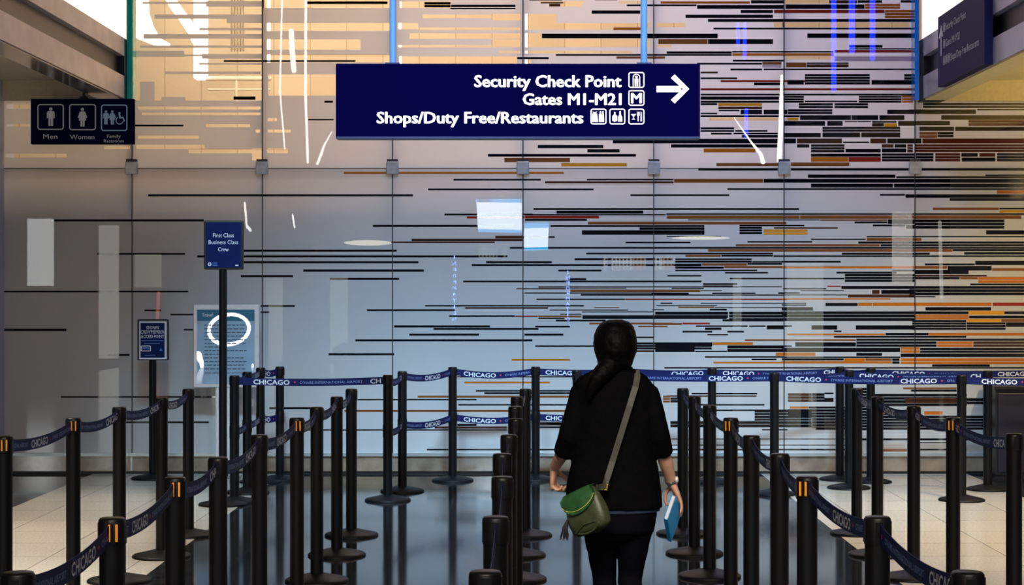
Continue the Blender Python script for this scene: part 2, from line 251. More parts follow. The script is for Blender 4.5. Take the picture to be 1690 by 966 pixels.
# ---- the printed glass wall
STRIPES = """
c 218 433 -60 166;w 235 380 3 6.5;w 340 432 2 11;w 255 432 24 31;w 374 432 24 38;w 329 432 46 50;w 237 432 56 64;w 231 432 75 79;w 218 304 84 94;w 304 340 90 93;w 333 432 89 97
w 328 432 104 107;w 272 430 118 122.5;w 231 255 135 166;w 267 306 160 166;k 385 422 159 165;c 228 430 176 181;c 234 430 186 190;k 205 303 205.5 209;c 340 413 205 210;c 422 429 214 219
c 228 328 224 229;c 225 338 239 246;c 311 416 246 253;c 416 432 245 265;c 11 51 172 180;c 11 60 205 209;c 172 214 241 246;c 9 110 254 260
c 433 648 -60 13;k 505 640 2 7;w 433 648 14 38;c 440 648 38 51;w 433 648 51 65;w 595 648 51 73;c 440 595 65 82;w 433 648 82 90;c 440 648 90 103;w 433 553 103 122;c 443 554 123 158;k 535 550 166 170;k 508 551 196 199
c 442 457 195 200;c 442 480 214 219;c 441 475 245 253;k 369 587 99 102.5
c 648 863 -60 -2;c 660 744 2.5 13;k 700 744 3 12.5;k 744 851 7.5 12;k 743 851 12.6 15.5;c 698 859 24 30;c 811 859 23 34;c 656 690 38 48;c 690 859 45.5 49.5;c 676 859 55 64;c 811 859 65 75;c 656 859 74.5 78;c 824 859 84 88;c 659 853 93 105;k 853 906 94 98
k 873 928 0 1.5;k 982 1019 0 1;c 892 963 2 6;b 892 930 3 6;c 906 960 6 11;b 906 925 6 11;c 1021 1058 2 6;k 1034 1150 7 10.5;k 976 1057 17 23;c 867 918 23 38;c 867 1073 38 45;c 867 1012 45 49;o 1012 1060 45 50;c 867 894 55 64;k 894 1185 55.3 63.5;c 867 1073 64 78;c 867 1043 84 88;k 917 1208 89 92.5;k 1100 1208 84.5 89;d 1017 1098 93 97;c 867 877 98.5 105
o 1090 1238 2 6.5;k 1239 1295 0 6;k 1150 1295 8 15;k 1222 1276 16 22;r 1277 1460 15.8 22;k 1131 1276 24 30;k 1168 1506 31 36.5;c 1084 1130 38 45;c 1277 1500 37 45;k 1177 1506 45.5 49;d 1086 1168 64.5 73;k 1168 1276 64.5 73;c 1084 1108 74 78
k 1208 1376 84 87;o 1208 1376 87.5 92.5;k 1209 1295 98.5 102;k 1150 1258 103.5 107;d 1258 1290 102 107;p 1258 1290 107 112;k 1205 1258 113 116.5;k 1260 1506 113 116;b 1156 1185 118 121.5;k 1156 1217 127.5 131;r 1189 1330 132 136;k 1244 1295 136 141
r 1156 1506 145.5 149.5;k 1156 1506 154.5 158;k 1156 1286 159 165;k 1156 1286 166 170;k 1156 1184 170 174;a 1185 1258 170 175.5;b 1185 1258 176 180.5;k 1186 1221 181 184;k 1222 1258 181 189;k 1260 1300 181 189;k 1156 1184 186 189;k 1156 1300 190 193.5;c 1171 1286 194 199;k 1156 1212 210 214;k 1156 1212 214.5 218;k 1213 1267 214.5 218;k 1173 1208 219 222.5;k 1210 1290 219 222;k 1224 1290 222.5 227.5;k 1011 1290 229 237;k 1107 1290 238 244;o 1161 1247 245 252;d 1182 1286 269 274.5
k 887 996 239 245;k 969 1023 246 252;k 805 1050 254 259;d 832 941 260.5 268;a 926 1035 269 275;o 567 931 283.5 287.5;k 968 1112 295 298.3;b 899 1112 299 303;k 1040 1204 320.5 324;k 1152 1284 278 282;d 1112 1260 295 302;k 1260 1690 295 302;k 1200 1690 310.5 314;k 880 1319 343.5 347
c 1295 1368 0 6;b 1368 1415 0 6;k 1415 1456 0 5;k 1486 1506 0 4.5;k 1296 1427 7 15;o 1427 1486 6 15;o 1460 1506 16 30.5;k 1332 1506 55 63;k 1401 1457 74 79;k 1401 1507 79.5 82;r 1377 1506 82.5 87;c 1297 1376 93 98;p 1377 1506 93 101.5;d 1297 1331 103 111.5;k 1331 1401 103 106;b 1331 1401 106 111.5;k 1328 1436 122 140;k 1299 1327 132 140;k 1438 1507 132 140;k 1492 1507 122 132
k 1294 1327 158 170;w 1328 1416 157.8 166;k 1328 1415 166 169;k 1417 1488 158 170;o 1488 1507 157.5 170;k 1318 1375 170 179;k 1377 1433 170 179;k 1300 1374 180 189;k 1464 1510 181 188.5;k 1320 1405 190 198.5;k 1299 1320 190 193.7;a 1299 1318 194 199;k 1405 1450 190 198.5;k 1451 1493 190 198.5;k 1294 1362 199.5 208;k 1365 1391 199.5 208;b 1394 1415 199.5 202;k 1415 1438 199.5 202;k 1439 1480 199.5 203;k 1439 1459 203 209;a 1459 1481 203.5 209.5;k 1482 1510 199.5 208
k 1357 1486 209 218;k 1357 1420 218.5 227;k 1421 1486 218.5 227;k 1294 1355 219.5 227;b 1315 1390 228.5 237;k 1294 1314 228.5 237;k 1391 1435 233.5 236.5;b 1436 1463 228.5 237;k 1464 1510 228.5 237;k 1315 1336 238 244;k 1338 1394 238 252;k 1395 1454 245.5 252;b 1455 1475 238 244;k 1476 1496 238 244;k 1455 1496 245 252;b 1497 1507 238 252;k 1338 1454 253.5 259;o 1338 1400 259 267.5;r 1400 1454 259 267.5;k 1455 1510 253 267;d 1305 1402 268 274.5;k 1305 1500 278 282
k 1333 1478 288 294;k 1479 1690 291 294.5;k 1338 1474 303 310;k 1475 1690 303 310;k 1452 1494 320 323.5;k 1494 1690 320.5 327;k 1099 1690 352 355;d 1100 1320 355.5 361.5;d 1320 1500 355.5 361.5;d 1500 1686 355.5 361.5;k 1135 1353 362 364;d 1353 1465 362 365;k 1410 1465 365.5 369;k 1465 1510 362 370;k 1510 1658 362 378;k 1440 1494 370.5 374;k 1495 1510 371 378;d 970 1298 366 371;k 1220 1328 371 374;b 1277 1383 375 378;a 1260 1333 378.5 388;k 1220 1258 374 387
k 1100 1191 389.5 391.5;k 1430 1690 389.5 392;d 1430 1521 392.5 398;k 1338 1429 394 396.5;k 1233 1341 398 401;k 1416 1690 398.5 402.5;d 1214 1452 403 407;k 1453 1690 403 407;k 841 1690 407.5 411;d 1168 1572 411 416;k 1572 1690 411 415;k 1389 1535 417 421;k 1276 1690 421.5 424.5
k 918 1062 347.5 353;k 866 1099 353.3 356;r 866 989 356 361;k 866 969 361 365;k 908 1163 371.5 375;k 960 1163 380 388;k 1055 1163 375 380;k 860 916 390 393;k 1032 1140 399 402;k 967 1276 417 420.3;k 948 1110 426 430;k 921 993 445 448.5;k 938 968 459 463
k 888 1218 472.5 474.8;b 889 1034 475 477;d 941 1156 478 482.5;k 958 1137 485 488.5;k 885 1032 493 495.5;r 1032 1300 493 495.5;k 907 1037 511 513;d 980 1022 507 509;k 960 1080 514 516;k 924 960 518 520;d 888 960 521 524.5;k 888 932 524.5 527;k 961 1200 520.5 527;k 917 1000 527.5 531;d 972 1110 532.5 536;d 1053 1102 537.5 540.5;k 883 941 537.5 541;k 883 1010 570 573;k 1050 1080 555.5 558.5;k 1045 1175 565 577.5;b 1045 1080 578 581.5
d 1131 1190 420.5 424.5;k 1190 1276 420.5 424;k 1114 1241 426.5 429.5;k 1114 1241 430 434;k 1241 1295 431 434;d 1158 1233 434.5 439;k 1233 1291 434 437.5;d 1195 1292 439 443;k 1114 1195 440 444;k 1114 1158 435 440;k 1114 1250 445 448;k 1196 1268 449 452;k 1101 1158 454 457;k 1204 1394 458.5 461.5;k 1160 1217 467.5 470.5;b 1160 1210 471 473;k 1218 1291 472.5 474.5;k 1108 1162 475 477.5;k 1156 1192 479 481;k 1075 1137 483 486;k 1175 1247 483 485.5;k 1075 1295 486 488.5;k 1284 1295 483 485.5
k 1090 1110 499.5 502;k 1156 1331 500 502;k 1083 1184 503.5 505.5;d 1119 1179 506 509;k 1179 1295 507 509;k 1171 1200 509.5 513;k 1076 1096 510.5 512.5;k 1081 1202 514.5 525.5;k 1203 1300 514.5 530;k 1192 1295 527 531;d 1075 1126 533 537;r 1126 1172 532.5 536;k 1148 1234 537 540;k 1236 1264 537 540;k 1163 1191 540.5 545;k 1265 1295 537 544;k 1126 1176 546 549.5;k 1200 1228 546 549.5;k 1167 1202 551.5 554;d 1229 1413 560 563.3;o 1176 1243 565 570;k 1081 1176 565 572;k 1081 1147 572 581.5;k 1147 1200 579 581.5;k 1200 1295 570 581.5;k 1163 1295 588 591;o 1177 1300 597 600.5;k 1240 1282 592 595;k 1096 1690 606 609
k 1626 1690 288 291;o 1645 1690 314 320;k 1567 1690 327 332;d 1539 1649 342.5 347;k 1649 1690 343 346;a 1649 1690 347 351.5;k 1627 1690 380 387.5;k 1591 1690 416 420.5;k 1609 1690 430.5 438;k 1526 1609 435 438.5;o 1290 1510 439.5 443.5;d 1510 1564 439 444;k 1564 1637 439 447;d 1637 1690 443 447.5;k 1510 1599 445.5 453;b 1510 1629 453.5 457;d 1584 1614 457 461.5;k 1510 1584 457 461.5;o 1614 1690 457 467.5;k 1601 1690 468 471.5;k 1500 1690 472 488
k 1290 1388 430.5 434;k 1380 1480 448.5 452;k 1394 1510 452 466;k 1472 1510 445 448.5;r 1365 1388 471.5 474;k 1388 1510 472 477.5;k 1292 1364 475.5 478;k 1321 1393 479 481;k 1284 1320 482.5 485;b 1439 1452 478.5 485.5;k 1454 1510 478.5 485.5;k 1290 1399 486 488;b 1399 1510 486 491.5;o 1290 1470 492.5 495;k 1290 1331 502.5 505;k 1362 1416 500 505.5;o 1416 1440 499.5 505.5;k 1290 1342 507 513;k 1290 1690 514 519;k 1290 1510 519 530.5;k 1290 1307 537 540;k 1339 1382 537 544.5;k 1412 1510 537 544.5
k 1500 1544 488.5 491;o 1440 1637 499.5 505.5;r 1638 1690 499.5 505.5;k 1527 1636 507 513;a 1598 1658 513 520;o 1510 1599 519 528;k 1599 1690 521 526;a 1595 1652 526.5 532;d 1652 1690 526.5 532;k 1505 1595 528 545
k 1595 1660 532 545;k 1660 1690 532 540;k 1376 1389 545.5 548.5;o 1299 1461 550.5 554;k 1461 1533 549.5 554;o 1533 1690 549.5 554.5;k 1376 1595 554.5 558;k 1413 1690 559 563;k 1413 1546 563.5 573;o 1546 1606 563.5 573;b 1606 1690 563.5 573;k 1312 1413 565 572.5;k 1290 1307 570 573;k 1290 1486 574 581.5;o 1486 1518 573 583;k 1518 1690 574 583;o 1280 1346 582 588;k 1413 1456 582.5 588;k 1486 1690 583.5 590;k 1290 1486 588.5 591.3;k 1290 1393 591.5 595.5;o 1393 1428 591.5 598;d 1428 1472 591.5 596;o 1290 1472 596 600.5;k 1472 1485 591.5 601;o 1486 1690 591.5 601.5;k 1538 1634 601.5 606
k 244 682 320.5 324.5;k 84 337 362 366;k 160 306 417.5 421;k 400 655 412 416;k 325 838 421.5 425.5;k 400 691 431 435;k 500 700 444.5 449;k 397 484 454 458;k 544 659 458.5 462.5;k 5 311 480 483;k 238 266 511 514;k 281 320 518 521;k 303 320 543 546;k 5 110 542.5 547;k 177 214 584 588;k 430 487 503.5 507;k 430 445 514 517
k 748 893 295 298.5;k 706 980 311 314.5;k 733 880 352.5 356;r 770 866 357 361;k 615 850 371 375;b 679 863 394 398.5;b 817 863 389 394;b 645 817 398.5 401.5;k 802 911 431 435;k 778 1115 435.8 439.5;k 764 1158 463 466.5;b 852 941 475.5 478;k 865 1108 482.8 485;k 701 964 503.5 506.5;b 767 905 507 510;k 605 751 510.5 514;k 741 850 520.5 523.5;r 850 888 521 523.5;k 650 809 537 541;k 715 889 541.2 545;k 675 791 550.5 554.5;k 865 930 550.5 554.5;k 586 879 560 564;k 542 651 583 587;o 844 941 592.5 596
k 444 520 672 676;d 568 950 676.5 680.5;k 590 787 658.5 661.5;d 689 950 653 657;k 756 1000 667 670;k 785 960 644 647;k 799 960 647.5 651;o 766 908 630 633.5;k 754 950 621 623.5;k 500 837 708.5 711.5;b 717 837 704 708;k 754 787 699.5 703.5;k 704 960 741 744;k 890 950 697 702;k 884 1020 704 707
k 1141 1250 648.5 651.5;b 1100 1249 652.5 655.5;d 1094 1106 653 665;k 1106 1152 656 665;k 1151 1262 667 670;k 1140 1310 676 679;k 1245 1340 677 695;k 1216 1340 695 706;k 1106 1190 695 706;k 1257 1300 708 711;k 1107 1400 724 726;k 1106 1400 734 736;k 1106 1400 741 744
b 1300 1340 649 664;k 1340 1361 649 664;k 1360 1376 648 651;k 1360 1376 657 664;o 1303 1334 671 675;k 1334 1400 671 675;k 1300 1400 675.5 690;k 1340 1400 690 710;w 1323 1346 707 710;k 1400 1690 723.5 727.5;d 1490 1579 639.5 643;k 1503 1579 643 647;k 1440 1596 650 671;b 1494 1580 657 666;k 1595 1690 657 668;o 1440 1472 677 683;o 1525 1556 679 685;k 1440 1520 683 686;k 1440 1690 686 710;k 1517 1562 730 732;k 1517 1562 741 744;d 1440 1497 741 746
k 1523 1690 169.7 178.5;k 1500 1611 180.5 188.5;k 1612 1690 179.5 182.6;k 1553 1690 190 198;k 1500 1568 199.5 207;q 1598 1690 198 208;k 1517 1575 209 216.3;k 1576 1690 209 216.3;d 1517 1547 217.5 228;k 1547 1574 217.5 227;q 1522 1690 228.5 237;k 1510 1521 228.5 237;q 1510 1690 238 251.5;k 1511 1541 252.5 267;q 1543 1585 252.5 267;k 1586 1614 252.5 259;q 1616 1643 252.5 259;k 1587 1643 260 267;k 1645 1690 252.5 267;k 1520 1690 277.8 282
k 100 356 654 657;k 184 345 695.5 699;k 1400 1440 640 711
"""
rects = []
for ln in STRIPES.replace('\n', ';').split(';'):
    t = ln.split()
    if len(t) == 5: rects.append((t[0], float(t[1]), 1725.0 if t[2] == '1690' else float(t[2]), float(t[3]), float(t[4])))
drawn = []
for c, x0, x1, y0, y1 in rects:
    if c in 'cw': drawn.append((c, x0, x1, y0, y1)); continue
    h = y1-y0; n = max(1, round(h/4.7)) if h > 8.6 else 1
    for k in range(n):
        drawn.append((c, x0+0.35, x1-0.35, y0+h*k/n+(0.2 if n == 1 else 0.3), y0+h*(k+1)/n-(0.2 if n == 1 else 0.3)))

def frit_mat():
    m = mat('white_frit_glass', (0.70, 0.71, 0.72), 0.6, coat=1.0); nt = m.node_tree; b = nt.nodes['Principled BSDF']
    out = [n for n in nt.nodes if n.type == 'OUTPUT_MATERIAL'][0]
    tr = nt.nodes.new('ShaderNodeBsdfTranslucent'); tr.inputs[0].default_value = (0.75, 0.72, 0.70, 1)
    mx = nt.nodes.new('ShaderNodeMixShader'); mx.inputs[0].default_value = 0.36
    nt.links.new(b.outputs[0], mx.inputs[1]); nt.links.new(tr.outputs[0], mx.inputs[2]); nt.links.new(mx.outputs[0], out.inputs[0]); return m
def clear_mat():
    m = bpy.data.materials.new('clear_glass'); m.use_nodes = True; nt = m.node_tree; nt.nodes.clear()
    o = nt.nodes.new('ShaderNodeOutputMaterial'); t = nt.nodes.new('ShaderNodeBsdfTransparent'); t.inputs[0].default_value = (0.95, 0.97, 0.96, 1)
    g = nt.nodes.new('ShaderNodeBsdfGlossy'); g.inputs['Roughness'].default_value = 0.0
    fr = nt.nodes.new('ShaderNodeFresnel'); fr.inputs[0].default_value = 1.5; mx = nt.nodes.new('ShaderNodeMixShader')
    nt.links.new(fr.outputs[0], mx.inputs[0]); nt.links.new(t.outputs[0], mx.inputs[1]); nt.links.new(g.outputs[0], mx.inputs[2]); nt.links.new(mx.outputs[0], o.inputs[0]); return m
M_EDGE = mat('glass_edge', (0.02, 0.05, 0.05), 0.2)
PANE = [frit_mat(), mat('print_black', (0.006, 0.006, 0.008), 0.6, spec=0.0, coat=1), mat('print_brown', (0.20, 0.068, 0.018), 0.6, spec=0.0, coat=1), mat('print_orange', (0.45, 0.13, 0.012), 0.6, spec=0.0, coat=1),
        mat('print_red', (0.26, 0.022, 0.012), 0.6, spec=0.0, coat=1), mat('print_amber', (0.62, 0.27, 0.02), 0.6, spec=0.0, coat=1), mat('print_umber', (0.06, 0.022, 0.012), 0.6, spec=0.0, coat=1),
        mat('print_oxblood', (0.085, 0.014, 0.006), 0.6, spec=0.0, coat=1), mat('print_mauve', (0.50, 0.38, 0.42), 0.6, spec=0.0, coat=1), clear_mat(), M_EDGE]
CI = {'w': 0, 'k': 1, 'd': 2, 'o': 3, 'r': 4, 'a': 5, 'b': 6, 'q': 7, 'p': 8, 'c': 9}
M_CLIP = mat('steel_clip', (0.42, 0.43, 0.45), 0.35, metal=0.6, noise=0.2, nscale=15)
M_MULL = mat('joint_dark', (0.015, 0.018, 0.02), 0.3)
def pane(x0, x1, y0, y1, idx):
    inside = [(CI[c], max(a, x0), min(b, x1), max(p, y0), min(q, y1)) for c, a, b, p, q in drawn if a < x1 and b > x0 and p < y1 and q > y0]
    ys = sorted({y0, y1} | {r[3] for r in inside} | {r[4] for r in inside})
    mb = MB()
    for i in range(len(ys)-1):
        ya, yb = ys[i], ys[i+1]
        if yb-ya < 1e-4: continue
        ym = 0.5*(ya+yb); row = [r for r in inside if r[3] < ym < r[4]]
        xs = sorted({x0, x1} | {r[1] for r in row} | {r[2] for r in row}); runs = []
        for k in range(len(xs)-1):
            if xs[k+1]-xs[k] < 1e-4: continue
            xm = 0.5*(xs[k]+xs[k+1]); c = 0
            for r in row:
                if r[1] < xm < r[2]: c = r[0]
            if runs and runs[-1][2] == c: runs[-1][1] = xs[k+1]
            else: runs.append([xs[k], xs[k+1], c])
        for a, b, c in runs: mb.quad(W(a, yb), W(b, yb), W(b, ya), W(a, ya), c)
    d = Vector((0, 0.014, 0))
    for a, b in (((x0, y0), (x1, y0)), ((x1, y0), (x1, y1)), ((x1, y1), (x0, y1)), ((x0, y1), (x0, y0))):
        mb.quad(W(*a), W(*b), W(*b)+d, W(*a)+d, 10)
    o = mb.build('window_%d' % idx, PANE, at=W(0.5*(x0+x1), y1)); o['kind'] = 'structure'
    return o
cols = [3, 218, 433, 648, 863, 1079, 1294, 1510, 1725]
n = 1
for i in range(8):
    top = 165 if i == 0 else (165 if i == 7 else -70)
    up = pane(cols[i]+0.9, cols[i+1]-0.9, top, 277.3, n); n += 1
    lo = pane(cols[i]+0.9, cols[i+1]-0.9, 278.7, 749, n); n += 1
    # steel clip at the left upper corner of each pane row
    if i > 0:
        mb = MB(); a = W(cols[i]-10, 288); b = W(cols[i]+10, 267); mb.box((a.x, YW-0.035, a.z), (b.x, YW-0.003, b.z))
        c = bevel(mb.build('panel_clip', M_CLIP, lo), 0.004)
        mb = MB(); mb.box((a.x+0.006, YW-0.03, b.z), (b.x-0.006, YW-0.004, b.z+0.02)); mb.build('clip_bracket', M_BLACK, lo)
mb = MB()
for x in cols[1:-1]:
    a = W(x-1.6, 749); b = W(x+1.6, -70); mb.box((a.x, YW+0.016, a.z), (b.x, YW+0.07, b.z))
struct(mb, 'trim_1', M_MULL)
mb = MB()                                           # horizontal joint
a = W(3, 279); b = W(1725, 276.6); mb.box((a.x, YW+0.016, a.z), (b.x, YW+0.05, b.z)); struct(mb, 'trim_2', M_MULL)
# glass fins at the two ends of the tall bay
M_FIN_L = mat('teal_glass_fin', (0.0, 0.62, 0.52), 0.1, coat=0.5); M_FIN_R = mat('blue_glass_fin', (0.015, 0.27, 0.85), 0.1, coat=0.5)
mb = MB(); a = W(215.5, 168); b = W(225, -70); mb.box((a.x, YW-0.15, a.z), (b.x, YW-0.004, b.z)); struct(mb, 'trim_3', M_FIN_L)
mb = MB(); a = W(1504, 168); b = W(1511, -70); mb.box((a.x, YW-0.15, a.z), (b.x, YW-0.004, b.z)); struct(mb, 'trim_4', M_FIN_R)
M_BASE = mat('polished_stone_base', (0.22, 0.165, 0.12), 0.08, spec=1.0, noise=0.25, nscale=7)
M_LEDGE = mat('metal_ledge', (0.5, 0.55, 0.55), 0.25, metal=0.6)
mb = MB(); zl = W(0, 750).z; zt = W(0, 753).z; zb = 0.025
mb.box((-4.78, YW-0.03, zt), (5.6, YW+0.05, zl+0.012), 1); mb.box((-4.78, YW-0.008, zb), (5.6, YW+0.05, zt), 0); mb.box((-4.78, YW+0.01, 0), (5.6, YW+0.05, zb), 2)
for x in cols[1:-1]:
    xx = W(x, 700).x; mb.box((xx-0.012, YW-0.01, 0.03), (xx+0.004, YW-0.007, zt), 1)
struct(mb, 'baseboard_back', [M_BASE, M_LEDGE, M_BLACK])

# ---- lit upper room behind the glass
def wood_mat():
    m = tile_mat('maple_panel', (0.80, 0.64, 0.44), (0.36, 0.25, 0.14), 0.45, 0.42, 1.1, 0.3, 0.10, 0.03); return m
M_WOOD = wood_mat()
mb = MB(); mb.quad((-7, 21, 2.5), (7, 21, 2.5), (7, 21, 6.2), (-7, 21, 6.2))
o = mb.build('wall_upper_room', M_WOOD); o['kind'] = 'structure'
o.data.transform(Matrix.Rotation(-PI/2, 4, 'X')); o.rotation_euler = (PI/2, 0, 0)
mb = MB(); mb.box((-7, YW+0.12, 2.5), (7, 21.2, 2.62)); struct(mb, 'floor_upper_room', mat('upper_floor', (0.5, 0.42, 0.33), 0.4, noise=0.1))
mb = MB(); mb.box((-7, YW+0.12, 6.2), (7, 21.2, 6.3)); struct(mb, 'ceiling_upper_room', mat('upper_ceiling', (0.8, 0.75, 0.68), 0.6, noise=0.03))
mb = MB(); mb.box((-7, YW+0.3, 0), (7, YW+0.4, 2.5)); struct(mb, 'wall_back', mat('void_backing', (0.10, 0.10, 0.10), 0.7, noise=0.1))
M_GLOW = emis('warm_white_light', (1.0, 0.93, 0.78), 3.2)
sb = F/20.0
def lightthing(name, label, pts_px, w, s, m, rr=None, cat='light'):
    pts = [P(x, y, s) for x, y in pts_px]; mb = MB(); mb.tube(pts, (rr or w)/s, 12)
    return tag(mb.build(name, m, at=pts[-1]), label, cat)
mb = MB(); a = P(322, 131, sb); b = P(341, -60, sb); mb.box((a.x, 19.9, a.z), (b.x, 20.1, b.z)); tag(bevel(mb.build('light_column', M_GLOW, at=(a.x, 20, a.z)), 0.01), 'tall white glowing column behind the clear glass at upper left', 'light')
lightthing('cove_light', 'curved white cove light sweeping up beside the glowing column', [(270, -25), (287, 8), (302, 28), (318, 52), (324, 66)], 8, sb, M_GLOW)
mb = MB()
pa = [(224, -40), (224, 62), (250, 72), (277, 76), (277, 70), (262, 62), (250, 42), (243, 20), (240, -40)]
v = [P(x, y, sb) for x, y in pa]; nn = len(v); mb.add(v+[p+Vector((0, 0.12, 0)) for p in v], [tuple(range(nn)), tuple(range(2*nn-1, nn-1, -1))]+[(i, nn+i, nn+(i+1) % nn, (i+1) % nn) for i in range(nn)])
tag(mb.build('light_arch', M_GLOW, at=v[1]), 'bright white curved light panel behind the glass next to the teal fin', 'light')
M_RAIL = mat('cream_rail', (0.85, 0.75, 0.58), 0.4, noise=0.05)
rail = thing('balcony_rail', P(390, 166, sb), 'cream balcony rail behind the clear glass, below the glowing column', 'railing')
mb = MB(); mb.tube([P(342, 130, sb), P(445, 130, sb)], 4.0/sb, 10); mb.build('handrail', M_RAIL, rail)
mb = MB(); mb.tube([P(344, 148, sb), P(445, 148, sb)], 1.6/sb, 8); mb.build('lower_rail', M_RAIL, rail)
mb = MB(); mb.tube([P(390, 130, sb), P(390, 166, sb)], 2.6/sb, 8); mb.build('baluster', M_RAIL, rail)
M_SLAT = mat('bronze_slat', (0.30, 0.22, 0.13), 0.5, noise=0.1)
scr = thing('slatted_screen', P(384, 80, sb), 'bronze slatted screen on the maple wall, seen through the top of the glass', 'screen')
for x in (374, 379, 384, 389, 394):
    mb = MB(); a = P(x-1, 78, sb); b = P(x+1, -60, sb); mb.box((a.x, 20.3, a.z), (b.x, 20.35, b.z)); mb.build('slat', M_SLAT, scr)
for x, lab in ((436, 'leftmost'), (653, 'middle'), (862, 'rightmost')):
    mb = MB(); a = P(x+5, 106, F/18.0); b = P(x+9, -60, F/18.0); mb.box((a.x, 18, a.z), (b.x, 18.06, b.z))
    tag(mb.build('glass_fin_light', M_GLOW, at=(a.x, 18, a.z)), '%s thin white upright light strip beside a glass joint above the sign' % lab, 'light', 'light strips behind the glass joints')

# ------------------------------------------------------------------ overhead signs
M_NAVY = mat('navy_sign_face', (0.0006, 0.0006, 0.006), 0.6, spec=0.0, emit=(0.006, 0.004, 0.26), estr=0.16)
M_WHT = emis('sign_white_light', (0.92, 0.94, 1.0), 1.6)
M_HALO = mat('sign_edge', (0.03, 0.035, 0.10), 0.4)
M_PIPE = mat('pale_blue_steel', (0.13, 0.24, 0.46), 0.35, noise=0.08, nscale=12)
S = 240.0; pl = plate(S)
sg = thing('overhead_sign', P(854, 228, S), 'long navy illuminated sign hung from two blue pipes, pointing to the security check point', 'sign')
mb = MB(); a = P(554, 227, S); b = P(1155.5, 105, S); mb.box((a.x, a.y, a.z), (b.x, a.y+0.16, b.z)); bevel(mb.build('sign_panel', M_NAVY, sg), 0.006)
mb = MB(); mb.box((a.x, a.y-0.004, a.z-0.006), (b.x, a.y+0.164, a.z+0.006)); mb.build('bottom_trim', M_HALO, sg)
for x in (647, 1064):
    mb = MB(); p = P(x, 105, S); mb.tube([p+Vector((0, 0.08, 0)), p+Vector((0, 0.08, 3.0))], 5.6/S, 16, round_ends=False); mb.build('hanger_pipe', M_PIPE, sg)
    mb = MB(); mb.box((p.x-0.05, p.y+0.03, p.z), (p.x+0.05, p.y+0.13, p.z+0.012)); mb.build('hanger_plate', M_HALO, sg)
fn = pl(0.004)
lines(sg, M_WHT, [('Security Check Point', 782.5, 1026, 143.5, -20, 0.031), ('Gates M1-M21', 862.5, 1026, 173, -19.5, 0.031), ('Shops/Duty Free/Restaurants', 621.5, 963, 203.5, -19.5, 0.031)], fn)
mb = MB(); poly(mb, rect(1083.5, 142, 1124, 152.3), fn)
poly(mb, [(1107, 129), (1113.5, 123), (1137.5, 147), (1127, 147)], fn); poly(mb, [(1107, 165), (1113.5, 171), (1137.5, 147), (1127, 147)], fn)
mb.build('arrow', M_WHT, sg)
def icon(name, x0, y0, x1, y1, draw):
    mb = MB(); rring(mb, x0, y0, x1, y1, 1.9, 4, fn); draw(mb, x0, y0, x1, y1); mb.build(name, M_WHT, sg)
def i_gate(m, x0, y0, x1, y1):
    cx = 0.5*(x0+x1); disc(m, cx, y0+8, 2.2, fn)
    for r0, r1 in ((4.6, 6.2),):
        q = [(cx+r1*math.cos(PI*k/10), y0+9-r1*math.sin(PI*k/10)) for k in range(11)]+[(cx+r0*math.cos(PI*k/10), y0+9-r0*math.sin(PI*k/10)) for k in range(10, -1, -1)]
        for k in range(10): m.add([fn(*q[k]), fn(*q[k+1]), fn(*q[20-k]), fn(*q[21-k])], [(0, 1, 2, 3)])
    for u in (-1, 1): poly(m, rect(cx+u*5.4-0.8, y0+9, cx+u*5.4+0.8, y1-2.5), fn)
    poly(m, rect(cx-3, y0+10.8, cx+3, y0+17.5), fn)
    for u in (-1, 1): poly(m, rect(cx+u*1.6-1.2, y0+17.5, cx+u*1.6+1.2, y1-2.8), fn)
def i_bags(m, x0, y0, x1, y1):
    poly(m, [(x0+3, y0+8), (x0+11, y0+8), (x0+12.5, y1-4), (x0+2.5, y1-4)], fn); poly(m, [(x0+3, y0+4.5), (x0+6, y0+6), (x0+11.5, y0+4.5), (x0+9, y0+7.6), (x0+5, y0+7.6)], fn)
    poly(m, [(x0+14, y0+8.5), (x0+22, y0+8.5), (x0+22.5, y1-4), (x0+13.7, y1-4)], fn)
    for u in (15.2, 19.4): rring(m, x0+u, y0+4, x0+u+2.4, y0+9, 0.7, 1, fn)
def i_perf(m, x0, y0, x1, y1):
    poly(m, [(x0+5, y0+12), (x0+9, y0+8.6), (x0+13, y0+12), (x0+13, y1-6), (x0+9, y1-4), (x0+5, y1-6)], fn); poly(m, rect(x0+7.8, y0+5.5, x0+10.2, y0+8.8), fn)
    poly(m, [(x0+14.5, y0+14), (x0+16.5, y0+10), (x0+16.8, y0+4), (x0+19, y0+4), (x0+19.4, y0+10), (x0+21.4, y0+14), (x0+21.4, y1-4.4), (x0+14.5, y1-4.4)], fn)
def i_food(m, x0, y0, x1, y1):
    poly(m, [(x0+4, y0+9), (x0+13, y0+9), (x0+9.2, y0+13.2), (x0+7.8, y0+13.2)], fn); poly(m, rect(x0+7.9, y0+13, x0+9.1, y0+17), fn); poly(m, [(x0+8.5, y0+15.5), (x0+11.8, y0+18), (x0+5.2, y0+18)], fn)
    for u in (14.2, 15.9, 17.6): poly(m, rect(x0+u, y0+5, x0+u+0.9, y0+10), fn)
    poly(m, rect(x0+14.2, y0+9.6, x0+18.5, y0+11.4), fn); poly(m, rect(x0+15.4, y0+11, x0+17.3, y1-5), fn); poly(m, [(x0+20, y0+5), (x0+22, y0+5.8), (x0+22.2, y1-5), (x0+20, y1-5)], fn)
icon('walk_through_pictogram', 1037, 119, 1063.5, 145.3, i_gate)
icon('letter_pictogram', 1037, 149, 1063.5, 174.8, lambda m, x0, y0, x1, y1: put_text(m, 'M', x0+4.2, x1-4.2, y1-4.6, -17.5, fn, 0, 0.03))
icon('dining_pictogram', 1037, 179.5, 1063.5, 205.5, i_food)
